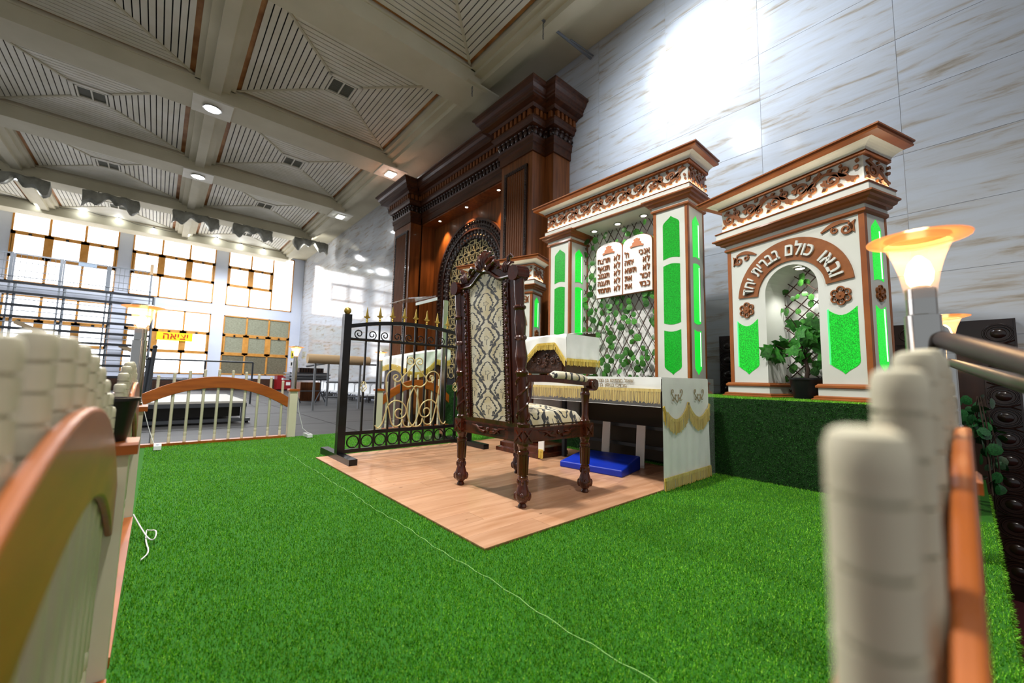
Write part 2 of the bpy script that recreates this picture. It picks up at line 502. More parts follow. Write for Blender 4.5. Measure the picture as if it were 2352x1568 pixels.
# ---- plank floor
M_PLANK = mat('oak_laminate', '#c99c7c', 0.38, col2='#aa7956', scale=2.6, stretch=(9, 0.9, 1), rnd=0.07, contrast=(0.3, 0.75), coat=0.1)
pf = struct(MB().box(PX0, PX1, PY0, PY1, 0.0, 0.008).build('floor_planks', mat('laminate_edge', '#7d5a38', 0.7)), 'light oak laminate floor laid on the turf')
nrow = 17; ph = (PX1-PX0)/nrow
M_KNOT = mat('wood_knot', '#6b4a30', 0.5)
rk = random.Random(12)
for i in range(nrow):
    off = (i*0.73) % 1.25
    ys_ = [PY0]+[y for y in (PY0+off-1.25+1.25*k for k in range(1, 4)) if PY0+0.1 < y < PY1-0.1]+[PY1]
    for a, c in zip(ys_[:-1], ys_[1:]):
        pl = MB().box(-ph/2+0.0005, ph/2-0.0005, a+0.0006-(a+c)/2, c-0.0006-(a+c)/2, 0, 0.004).build('plank', M_PLANK, pf, loc=(PX0+ph*(i+0.5), (a+c)/2, 0.008))
        if rk.random() < 0.7:
            kx, ky, kr = rk.uniform(-.05, .05), rk.uniform(a, c)*0.8+(a+c)*0.1-(a+c)/2, rk.uniform(0.003, 0.008)
            MB().add([(kx+kr*0.6*math.cos(k*PI/4), ky+kr*2*math.sin(k*PI/4), 0.0041) for k in range(8)], [tuple(range(8))]).build('knot', M_KNOT, pl)

# ---- turf podium behind the table
PZ, PDY = 0.63, 3.56
PODX = -5.70
pod = thing('turf_podium', 'low podium wrapped in artificial grass coloured darker for shade, carrying the arches', 'podium', (0, 0, 0))
MB().box(-4.45, -0.12, PDY, WY-0.1, 0, PZ).box(PODX, -4.45, PDY, 4.40, 0, PZ).build('podium_body', mat('shaded_turf_backing', '#143f0c', 0.9, col2='#0e2f08', scale=160, bump=0.8, bscale=240), pod)  # backing colour darkened likewise, for shade
n = 60000
Pf = np.stack([rng.uniform(PODX, -0.12, n), np.full(n, PDY), rng.uniform(0.0, PZ, n)], 1)
Vf, Ff = blades(Pf, (0, -1, 0), 0.006, 0.018, 0.004, 1.0)
n = 26000
Pt = np.stack([rng.uniform(-2.0, -0.12, n), rng.uniform(PDY, PDY+0.75, n), np.full(n, PZ)], 1)
Vt, Ft = blades(Pt, (0, 0, 1), 0.006, 0.016, 0.0035)
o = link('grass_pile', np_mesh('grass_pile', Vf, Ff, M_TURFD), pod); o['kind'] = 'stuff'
o = link('top_grass_pile', np_mesh('top_grass_pile', Vt, Ft, M_TURF), pod); o['kind'] = 'stuff'

# ---- marble wall: tiles 1.2 x 0.6
def marble():
    m = bpy.data.materials.new('cream_marble_tile'); m.use_nodes = True
    nt = m.node_tree; b = nt.nodes['Principled BSDF']
    tc = nt.nodes.new('ShaderNodeTexCoord'); oi = nt.nodes.new('ShaderNodeObjectInfo')
    mu = nt.nodes.new('ShaderNodeMath'); mu.operation = 'MULTIPLY'; mu.inputs[1].default_value = 53
    nt.links.new(oi.outputs['Random'], mu.inputs[0])
    ad = nt.nodes.new('ShaderNodeVectorMath'); ad.operation = 'ADD'
    nt.links.new(tc.outputs['Object'], ad.inputs[0]); nt.links.new(mu.outputs[0], ad.inputs[1])
    mp = nt.nodes.new('ShaderNodeMapping'); mp.inputs['Scale'].default_value = (0.9, 1, 7); mp.inputs['Rotation'].default_value = (0, R(-5), 0)
    nt.links.new(ad.outputs[0], mp.inputs[0])
    n1 = nt.nodes.new('ShaderNodeTexNoise'); n1.inputs['Scale'].default_value = 1.5; n1.inputs['Detail'].default_value = 7; n1.inputs['Roughness'].default_value = 0.62; n1.inputs['Distortion'].default_value = 0.4
    nt.links.new(mp.outputs[0], n1.inputs['Vector'])
    cr = nt.nodes.new('ShaderNodeValToRGB'); e = cr.color_ramp.elements
    e[0].position, e[0].color = 0.27, lin('#857a6b')
    e[1].position, e[1].color = 0.60, lin('#b4b8be')
    k = e.new(0.37); k.color = lin('#a39c92')
    k = e.new(0.45); k.color = lin('#b0b1b3')
    nt.links.new(n1.outputs[0], cr.inputs[0]); nt.links.new(cr.outputs[0], b.inputs['Base Color'])
    b.inputs['Roughness'].default_value = 0.09
    b.inputs['Specular IOR Level'].default_value = 0.6
    return m
M_MARBLE = marble()
wall_n = struct(MB().box(WX-0.2, 6.0, WY+0.006, WY+0.2, LOW, CZ+0.5).build('wall_north', mat('white_grout', '#d9dade', 0.8)), 'tall marble-tiled wall behind the arches and the ark')
tiles = {}
def tile(x0, x1, z0, z1):
    w_, h_ = round(x1-x0, 3), round(z1-z0, 3)
    if (w_, h_) not in tiles:
        g = 0.0022
        tiles[(w_, h_)] = MB().box(g, w_-g, 0, 0.006, g, h_-g).mesh('tile', M_MARBLE)
    link('tile', tiles[(w_, h_)], wall_n, (x0, WY, z0))
zs = [LOW]+[3.005+0.6*k for k in range(-6, 6) if LOW+0.05 < 3.005+0.6*k < CZ-0.02]+[CZ]
x = -0.296+1.2*4
xs = []
while x > WX: xs.append(x); x -= 1.2
xs.append(WX)
for xa, xb in zip(xs[1:], xs[:-1]):
    for za, zb in zip(zs[:-1], zs[1:]):
        if xa < -6 and zb < 0.05: continue
        if -9.9 < xa and xb < -4.75 and zb < 5.2: continue
        tile(xa, xb, za, zb)
struct(MB().box(WX, -10.2, WY-0.02, WY, -0.03, 0.12).build('baseboard_north', M_WHITEP), 'white skirting at the foot of the marble wall')

# ---- window wall
Ywin = [(-7.5, -4.75), (-4.29, -1.53), (-1.12, 1.63), (2.10, 4.81)]
UZ, LZ = (3.84, 6.5), (0.67, 3.37)
b = MB()
ys = [-14.0]
for a, c in Ywin: ys += [a, c]
ys.append(WY)
for i in range(0, len(ys), 2):
    b.box(WX-0.25, WX, ys[i], ys[i+1], -0.03, CZ+0.3)
for a, c in Ywin:
    b.box(WX-0.25, WX, a, c, -0.03, LZ[0]); b.box(WX-0.25, WX, a, c, LZ[1], UZ[0]); b.box(WX-0.25, WX, a, c, UZ[1], CZ+0.3)
wall_w = struct(b.build('wall_west', M_WHITEP), 'pale blue-white window wall at the far end of the hall')
M_SHUT = mat('woven_grey_blind', '#a9aa94', 0.8, col2='#8a8b76', scale=14, stretch=(1, 1, 5), bump=0.3, bscale=30, bstretch=(1, 0.5, 6))
M_SHUTD = mat('dark_woven_blind', '#857f6a', 0.8, col2='#625d4a', scale=14, stretch=(1, 1, 5), bump=0.3, bscale=30, bstretch=(1, 0.5, 6))
wn = 0
def window(y0, y1, z0, z1, blind=False, blank=False, label=''):
    global wn
    wn += 1
    r = bpy.data.objects.new('window_%d' % wn, None); COL.objects.link(r); r.location = (WX, (y0+y1)/2, z0); struct(r, label)
    W_, H_ = y1-y0, z1-z0; h = W_/2
    f = MB()
    rows = [0, H_*0.338, H_*0.68, H_]
    cols = [-h, -h+W_/3, -h+2*W_/3, h]
    t = 0.05
    def vb(y, z_a, z_b, ww): f.box(-0.06, 0.02, y-ww/2, y+ww/2, z_a, z_b)
    def hb(z, a, c, ww): f.box(-0.06, 0.02, a, c, z-ww/2, z+ww/2)
    vb(-h+t/2, 0, H_, t); vb(h-t/2, 0, H_, t); hb(t/2, -h, h, t); hb(H_-t/2, -h, h, t)
    cr_ = cols[1:3]
    xe = cols[2] if blank else h
    for y in cr_: vb(y, 0, H_, 0.07)
    for z in rows[1:3]: hb(z, -h, xe, 0.07)
    # opening sashes in the middle row
    for k in range(2 if blank else 3):
        a, c = cols[k], cols[k+1]
        vb(a+0.075, rows[1], rows[2], 0.08); vb(c-0.075, rows[1], rows[2], 0.08)
        hb(rows[1]+0.065, a, c, 0.07); hb(rows[2]-0.065, a, c, 0.07)
        l_ = MB().box(0.02, 0.05, (a+c)/2-0.04, (a+c)/2+0.04, rows[2]-0.1, rows[2]-0.02)
        l_.build('latch', M_PLASTB, r)
    f.build('frame', M_WFRAME, r)
    for k in range(3):
        for j in range(3):
            if blank and k == 2:
                if j: continue
                za, zb = 0, H_
            else: za, zb = rows[j], rows[j+1]
            mm = (M_SHUTD if j == 0 else M_SHUT) if blind else pane_mat()
            MB().box(-0.03, -0.015, cols[k]+0.02, cols[k+1]-0.02, za+0.02, zb-0.02).build('blind_panel' if blind else 'pane', mm, r)
    return r
nmz = ['at the left edge of the window wall', 'above the scaffold stand', 'above the yellow exit sign', 'with one tall blank pane, next to the marble wall']
for (a, c), nm in zip(Ywin, nmz):
    window(a, c, UZ[0], UZ[1], blank=(a > 2), label='upper window with orange wooden frame '+nm)
nml = ['at the left edge, behind the scaffold', 'behind the scaffold stand', 'behind the yellow exit sign', 'filled with grey woven blinds']
for (a, c), nm in zip(Ywin, nml):
    window(a, c, LZ[0], LZ[1], blind=(a > 2), label='lower window with orange wooden frame '+nm)
struct(MB().box(WX, WX+0.05, -14, WY, -0.03, 0.5).build('baseboard_west', mat('brown_dado', '#4a2b18', 0.6, col2='#2f1b10', scale=6, stretch=(1, 14, 0.3))), 'dark wooden dado under the far windows')

# ---- ceiling
ceil = struct(MB().box(WX-0.2, 6, -14, WY+0.2, CZ+0.14, CZ+0.3).build('ceiling', M_BEAM), 'coffered ceiling with slatted panels and plaster beams')
MB().box(WX, 6, 4.62, WY, CZ, CZ+0.14).build('soffit', M_BEAM, ceil)
XB = [1.54-3.843*k for k in range(7)]       # beams along Y
YB = [0.44, -3.39, -7.22, -11.05]
for xb in XB:
    p = MB()
    p.box(-0.33, 0.33, -14-0.0, 4.3, 6.42, CZ+0.14)
    p.box(-0.33, 0.33, -14, 4.3, 6.19, 6.42)
    p.box(-0.36, 0.36, -14, 4.3, 6.47, 6.50)
    p.build('beam', M_BEAM, ceil, loc=(xb, 0, 0))
for yb, lo in [(y, 6.40) for y in YB]+[(4.28, 6.40)]:
    p = MB()
    p.box(WX, 6, -0.33, 0.33, 6.47, CZ+0.14)
    p.box(WX, 6, -0.24, 0.24, 6.40, 6.47)
    p.box(WX, 6, -0.10, 0.10, 6.30, 6.40)
    p.build('beam', M_BEAM, ceil, loc=(0, yb, 0))
CH, VH = 1.585, 0.325
NS = 12
pit = (CH-0.085-VH)/NS
M_COVE = mat('tan_lit_gap', '#c08a4e', 0.6, col2='#9a5f2a', scale=3)  # tan colour stands for the daylit gap between slats and beams
slat_me = []
for i in range(NS):
    d0 = 0.085+i*pit; d1 = d0+pit-0.018
    a, c = CH-d0-0.03, CH-d1-0.03
    slat_me.append(MB().poly([(-a, -CH+d0), (a, -CH+d0), (c, -CH+d1), (-c, -CH+d1)], 0.015, 'xy', 6.535).mesh('slat', M_SLAT))
hip = MB()
for q in range(4):
    a = q*PI/2+PI/4
    hip.bar((VH*1.414*math.cos(a), VH*1.414*math.sin(a), 6.53), (CH*1.414*math.cos(a), CH*1.414*math.sin(a), 6.53), 0.045, 0.02)
hip_me = hip.mesh('hip_trim', M_BEAM)
vt = MB()
for s0, s1 in ((VH-0.07, VH), (VH-0.12, VH-0.09)):
    for q in (0, 1):
        for sg in (-1, 1):
            lo_, hi_ = (s0, s1) if sg > 0 else (-s1, -s0)
            if q: vt.box(lo_, hi_, -s1, s1, 6.515, 6.55)
            else: vt.box(-s1, s1, lo_, hi_, 6.515, 6.55)
vt.box(-0.012, 0.012, -VH+0.07, VH-0.07, 6.52, 6.55)
vent_me = vt.mesh('vent_frame', M_SLAT)
gr = MB()
for i in range(14):
    y = -0.21+i*0.0323
    gr.box(-0.22, 0.22, y-0.006, y+0.006, 6.545, 6.56)
grille_me = gr.mesh('vent_grille', mat('vent_grille_grey', '#77776a', 0.5))
cv = MB()
for q in range(4):
    ca, sa = math.cos(q*PI/2), math.sin(q*PI/2)
    P_ = [(-CH, -CH), (CH, -CH), (CH-0.09, -CH+0.09), (-CH+0.09, -CH+0.09)]
    cv.add([(x*ca-y*sa, x*sa+y*ca, 6.575) for x, y in P_], [(3, 2, 1, 0)])
cove_me = cv.mesh('lit_gap_strip', M_COVE)
back_me = MB().box(-CH, CH, -CH, CH, 6.58, 6.62).mesh('coffer', M_DARK)
fine = [(-8.08, 2.35), (-4.24, 2.35), (-8.08, -1.475), (-11.92, -1.475), (-11.92, 2.35), (-15.77, 2.35)]
for cx in (-0.39, -4.237, -8.08, -11.92, -15.77, -19.6):
    for cy in (2.355, -1.475, -5.305, -9.14):
        cf = link('coffer', back_me, ceil, (cx, cy, 0))
        link('hip_trim', hip_me, cf); link('vent_frame', vent_me, cf, None, (0, 0, PI/2)); link('vent_grille', grille_me, cf, None, (0, 0, PI/2)); link('lit_gap_strip', cove_me, cf)
        if any(abs(cx-a) < 0.1 and abs(cy-c) < 0.1 for a, c in fine):
            for q in range(4):
                for me in slat_me: link('slat', me, cf, (0, 0, 0), (0, 0, q*PI/2))
        else:
            j = MB()
            for q in range(4):
                ca, sa = math.cos(q*PI/2), math.sin(q*PI/2)
                for me in slat_me:
                    j.add([(v.co.x*ca-v.co.y*sa, v.co.x*sa+v.co.y*ca, v.co.z) for v in me.vertices], [tuple(p.vertices) for p in me.polygons])
            o = j.build('slat_field', M_SLAT, cf); o['kind'] = 'stuff'

# ---- ceiling lights at the beam crossings
plate_me = MB().box(-0.33, 0.33, -0.33, 0.33, 0.0, 0.03).mesh('plate', M_SLAT)
ring_me = MB().lathe([(0.155, 0.0), (0.165, -0.02), (0.145, -0.03), (0.135, -0.02)], 20, cap=False).mesh('ring', M_STEEL)
lens_me = MB().lathe([(0.138, -0.022), (0.1, -0.03), (0.02, -0.033)], 20).mesh('lens', M_LAMPG)
def downlight(x, y, z, label):
    t = thing('ceiling_light', label, 'ceiling light', (x, y, z), 0, 'round lights on the beam crossings')
    link('plate', plate_me, t); link('ring', ring_me, t); link('lens', lens_me, t)
downlight(-9.99, 0.44, 6.16, 'round white ceiling light on square plate, nearest and highest of the row')
downlight(-13.83, 0.44, 6.16, 'round white ceiling light on square plate, second of the row')
downlight(-17.67, 0.44, 6.16, 'round white ceiling light on square plate, beside the grey drapes')
downlight(-17.67, -3.39, 6.16, 'round white ceiling light glowing at the left edge of the picture')
fl_me = MB().box(-0.13, 0.13, -0.1, 0.1, -0.05, -0.02).mesh('lens', M_LAMPG)
fb_me = MB().box(-0.15, 0.15, -0.12, 0.12, -0.03, 0.0).mesh('housing', M_SLAT)
for x, lb in ((-9.93, 'bright square floodlight under the edge beam beside the wooden ark'), (-13.87, 'square floodlight under the edge beam, further from the ark')):
    t = thing('flood_light', lb, 'ceiling light', (x, 4.28, 6.155), 0, 'floodlights under the edge beam')
    link('plate', plate_me, t); link('housing', fb_me, t); link('lens', fl_me, t)
MB().box(-0.36, 0.36, -0.36, 0.36, 0, 0.03).build('blank_plate', M_BEAM, ceil, loc=(-6.1, 4.22, 6.2))
light('AREA', 'edge_flood', (-9.93, 4.28, 6.08), 120, (1, 0.98, 0.94), 0.25, (-9.93, 4.4, 0))

# ================================================================== WHITE ARCHES ON THE PODIUM
def green_mat(name, lo, hi, strength):
    m = bpy.data.materials.new(name); m.use_nodes = True
    nt = m.node_tree; b = nt.nodes['Principled BSDF']
    tc = nt.nodes.new('ShaderNodeTexCoord'); nz = nt.nodes.new('ShaderNodeTexNoise')
    nz.inputs['Scale'].default_value = 170; nz.inputs['Detail'].default_value = 2
    nt.links.new(tc.outputs['Object'], nz.inputs['Vector'])
    cr = nt.nodes.new('ShaderNodeValToRGB'); cr.color_ramp.elements[0].position = 0.38; cr.color_ramp.elements[1].position = 0.62
    cr.color_ramp.elements[0].color = lin(lo); cr.color_ramp.elements[1].color = lin(hi)
    nt.links.new(nz.outputs[0], cr.inputs[0])
    nt.links.new(cr.outputs[0], b.inputs['Emission Color']); b.inputs['Emission Strength'].default_value = strength
    b.inputs['Base Color'].default_value = lin('#0a5a14'); b.inputs['Roughness'].default_value = 0.3
    return m
M_GREEN = green_mat('backlit_green_turf', '#0a8a16', '#17e233', 0.95)
M_GREEND = green_mat('backlit_deep_green_turf', '#067a12', '#12bd28', 0.8)
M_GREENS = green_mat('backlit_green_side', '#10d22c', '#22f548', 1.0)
M_LEDW = mat('warm_led_strip', '#ffffff', 0.5, emit='#fff0d4', estr=28)
M_LED = mat('green_led_edge', '#20ff50', 0.4, emit='#4dff7a', estr=1.3)

def band_part(root, name, m, prof, w, d, x0=0.0):
    return MB().band([(p, z) for p, z in prof], w, d, x0=x0).build(name, m, root)

def scroll_unit():
    b = MB(); t = 0.014
    b.strip(*spiral(0.058, 0.01, 0.058, 0.016, R(200), R(200-520), 26, 0.028, 0.012), t)
    b.strip(*spiral(0.150, -0.03, 0.042, 0.012, R(60), R(60+440), 22, 0.028, 0.012), t)
    st = [(0.0+0.245*i/14, -0.055*math.cos(i/14*PI*1.0)*1.15) for i in range(15)]
    b.strip(*ribbon(st, [0.018+0.016*math.sin(i/14*PI) for i in range(15)]), t)
    for cx, cz, a, l in ((0.10, 0.072, 40, 0.05), (0.205, 0.055, 80, 0.05), (0.215, -0.01, -40, 0.045), (0.02, -0.075, -20, 0.045), (0.115, -0.07, -60, 0.035), (0.06, 0.01, 100, 0.03), (0.15, -0.03, -80, 0.022), (0.02, 0.07, 150, 0.05), (0.165, 0.035, 60, 0.055), (0.235, -0.06, -70, 0.04)):
        ca, sa = math.cos(R(a)), math.sin(R(a)); w_ = l*0.62
        ps = [(0, 0), (l*0.35, w_*0.6), (l*0.7, w_*0.45), (l, 0), (l*0.7, -w_*0.35), (l*0.35, -w_*0.5)]
        b.poly([(cx+x*ca-z*sa, cz+x*sa+z*ca) for x, z in ps], t*1.15, 'xz', 0)
    return b.mesh('scroll_carving', M_CARVE)
SCR = scroll_unit()
def frieze(root, w, d, z, h, p):
    """scroll carvings on the front and both sides"""
    s = h/0.19
    n = max(1, round(w/(0.235*s))); step = w/n
    for i in range(n):
        link('scroll_carving', SCR, root, (i*step, -p, z), (0, 0, 0), (step/0.245, 1, s*(1 if i % 2 else -1)))
    n2 = max(1, round(d/(0.235*s))); st2 = d/n2
    for i in range(n2):
        link('scroll_carving', SCR, root, (w+p, i*st2, z), (0, 0, PI/2), (st2/0.245, 1, s*(1 if i % 2 else -1)))
        link('scroll_carving', SCR, root, (-p, d-i*st2, z), (0, 0, -PI/2), (st2/0.245, 1, s*(1 if i % 2 else -1)))

def flower_mesh(name='flower_carving', r=0.07):
    b = MB()
    for k in range(6):
        a = k*PI/3+PI/6
        cx, cz = math.cos(a)*r*0.66, math.sin(a)*r*0.66
        b.strip(*spiral(cx, cz, r*0.33, r*0.33, a-PI*0.95, a+PI*0.95, 12, r*0.14, r*0.14), 0.014)
        b.ball((cx*1.0, -0.006, cz*1.0), r*0.1, 6, 4)
    n = 24
    b.poly([(r*0.42*(1+0.10*math.cos(8*2*PI*i/n*1.0))*math.cos(2*PI*i/n), r*0.42*(1+0.10*math.cos(8*2*PI*i/n))*math.sin(2*PI*i/n)) for i in range(n)], 0.018, 'xz', 0)
    b.ball((0, -0.018, 0), r*0.12, 8, 4)
    return b.mesh(name, M_CARVE)
FLOW = flower_mesh()

def corner_scroll(flip):
    b = MB(); f = -1 if flip else 1
    L, Rr = spiral(0.0, 0.0, 0.042, 0.010, R(70), R(70-500), 22, 0.020, 0.009)
    st = [(-0.17+0.19*i/12, 0.02+0.045*math.sin(i/12*PI*0.75)) for i in range(13)]
    L2, R2 = ribbon(st, [0.012+0.02*math.sin(i/12*PI) for i in range(13)])
    L3, R3 = spiral(-0.075, 0.012, 0.026, 0.008, R(120), R(120+420), 16, 0.014, 0.006)
    for A, B in ((L, Rr), (L2, R2), (L3, R3)):
        if flip: A, B = [(-x, z) for x, z in B], [(-x, z) for x, z in A]
        b.strip(A, B, 0.012)
    b.poly([(f*x, z) for x, z in ((0.02, 0.03), (0.06, 0.055), (0.05, 0.02), (0.055, -0.04), (0.035, -0.02))], 0.012, 'xz', 0)
    return b.mesh('corner_scroll', M_CARVE)
CSL, CSR = corner_scroll(True), corner_scroll(False)

def leaf_mesh(kind):
    if kind == 'ivy':
        P = [(0, 0), (0.45, 0.22), (0.52, 0.55), (0.30, 0.88), (0, 1.0), (-0.30, 0.88), (-0.52, 0.55), (-0.45, 0.22)]
    else:
        P = [(0, 0), (0.30, -0.08), (0.62, 0.18), (0.42, 0.34), (0.66, 0.62), (0.30, 0.64), (0, 1.0), (-0.30, 0.64), (-0.66, 0.62), (-0.42, 0.34), (-0.62, 0.18), (-0.30, -0.08)]
    n = len(P)
    vs = [(0, -0.06, 0.45)]+[(x, -0.03+0.16*abs(x)**1.5+0.10*(z-0.45)**2, z) for x, z in P]
    fs = [(0, 1+i, 1+(i+1) % n) for i in range(n)]
    me = MB().add(vs, fs).mesh('leaf', M_LEAF if kind == 'ivy' else M_LEAFD)
    me.polygons.foreach_set('use_smooth', [True]*len(me.polygons))
    return me
LEAF, LEAFP = leaf_mesh('ivy'), leaf_mesh('maple')

def lattice(root_name, label, parent_loc, rz, w, h, slope, gap, nleaf, seed, arch=None, leaf=(0.055, 0.085), zmin=0.0):
    t = thing(root_name, label, 'lattice', parent_loc, rz, 'ivy lattices in the arches')
    rnd = random.Random(seed)
    dx = h/slope
    segs = []
    k = -dx
    def clip(x, z):
        return 0 <= x <= w and zmin <= z <= h and (arch is None or z < arch[1] or (x-w/2)**2+(z-arch[1])**2 < arch[0]**2)
    while k < w:
        for sgn in (1, -1):
            pts = []
            for i in range(61):
                z = h*i/60; x = (k+z/slope) if sgn > 0 else (w-k-z/slope)
                if clip(x, z): pts.append((x, z))
            if len(pts) > 2:
                a, c = pts[0], pts[-1]
                MB().bar((a[0], 0.004*sgn, a[1]), (c[0], 0.004*sgn, c[1]), 0.007, 0.007).build('lath', M_LATT, t)
                segs.append((a, c))
        k += gap
    n = tries = 0; spots = []
    while n < nleaf:
        tries += 1
        x = rnd.uniform(0.01, w-0.01); z = rnd.uniform(zmin+0.02, h-0.02)
        if not clip(x, z) or (tries < 6000 and any((x-p)**2+(z-q)**2 < 0.0030 for p, q in spots)): continue
        spots.append((x, z))
        s = rnd.uniform(*leaf)
        link('leaf', LEAF, t, (x, rnd.uniform(-0.045, -0.012), z), (rnd.uniform(-0.5, 0.35), rnd.uniform(1.4, 4.9), rnd.uniform(-0.5, 0.5)), (s, s, s))
        n += 1
    return t

def lancet(x0, x1, zt, zsh, zb, bottom='arc'):
    """ogee pointed top; bottom 'arc' (concave up), 'point' or flat"""
    c = (x0+x1)/2; h = (x1-x0)/2; P = []
    for i in range(9):            # left shoulder to tip
        u = i/8; P.append((x0+h*(1-math.cos(u*PI/2))*0.9+h*0.1*u**3, zsh+(zt-zsh)*(0.62*math.sin(u*PI/2)+0.38*u**5)))
    P += [(2*c-x, z) for x, z in reversed(P[:-1])]
    if bottom == 'arc':
        for i in range(9):
            u = i/8; P.append((x1-(x1-x0)*u, zb+0.10*(x1-x0)*math.sin(u*PI)))
    else:
        P += [(x1, zb), (x0, zb)]
    return P
def arcpanel(x0, x1, zt, zb, point=None, topbow=0.0, botbow=0.10):
    """middle panel: top bowed by topbow (+ up), bottom bowed or pointed"""
    P = []; W_ = x1-x0
    for i in range(9):
        u = i/8; P.append((x0+W_*u, zt+topbow*W_*math.sin(u*PI)))
    if point is None:
        for i in range(9):
            u = i/8; P.append((x1-W_*u, zb+botbow*W_*math.sin(u*PI)))
    else:
        for i in range(9):
            u = i/8; P.append((x1-W_/2*(1-math.cos(u*PI/2)), zb-(zb-point)*(0.62*math.sin(u*PI/2)+0.38*u**5)))
        P += [(x0+x1-x, z) for x, z in reversed(P[9:-1])]
    return P
def glow(root, P, side=None, led=True, x=0.0, gm=None):
    """backlit turf inlay, set on the front (side None) or the east face at x"""
    if side is None:
        o = MB().poly(P, 0.003, 'xz', 0.0).build('glow_panel', gm or M_GREEN, root)
        zs_ = [z for _, z in P]; x0 = min(q[0] for q in P)
        if led:
            lz = [z for xx, z in P if xx < x0+0.01]
            MB().box(x0, x0+0.010, -0.0045, -0.002, min(lz), max(lz)).build('led_edge', M_LED, o)
    else:
        o = MB().poly(P, 0.003, 'yz', x).build('glow_panel', M_GREENS, root)
        y1 = max(q[0] for q in P); lz = [z for yy, z in P if yy > y1-0.01]
        if led: MB().box(x+0.002, x+0.0045, y1-0.03, y1-0.016, min(lz)+0.02, max(lz)-0.02).build('led_edge', mat('white_led_tube', '#ffffff', 0.4, emit='#d8ffe0', estr=1.6), o)
    return o

def cornice(root, w, d, z, S):
    """z offsets (relative) of: trim2 bottom, trim2 top, cove top, top"""
    t0, t1, c1, tp = z
    band_part(root, 'lower_moulding', M_TRIM, [(0.025, t0), (0.05, t0+0.006), (0.06, (t0+t1)/2), (0.05, t1-0.004), (0.06, t1)], w, d)
    pr = []
    for i in range(8):
        u = i/7; pr.append((0.055+(S-0.05-0.055)*(1-math.cos(u*PI/2)), t1+(c1-t1)*math.sin(u*PI/2)))
    band_part(root, 'cove', M_CREAMW, pr, w, d)
    band_part(root, 'cornice', M_TRIM, [(S-0.05, c1-0.001), (S-0.012, c1), (S-0.008, c1+(tp-c1)*0.3), (S-0.022, c1+(tp-c1)*0.36), (S-0.014, c1+(tp-c1)*0.62), (S, c1+(tp-c1)*0.72), (S, tp)], w, d)

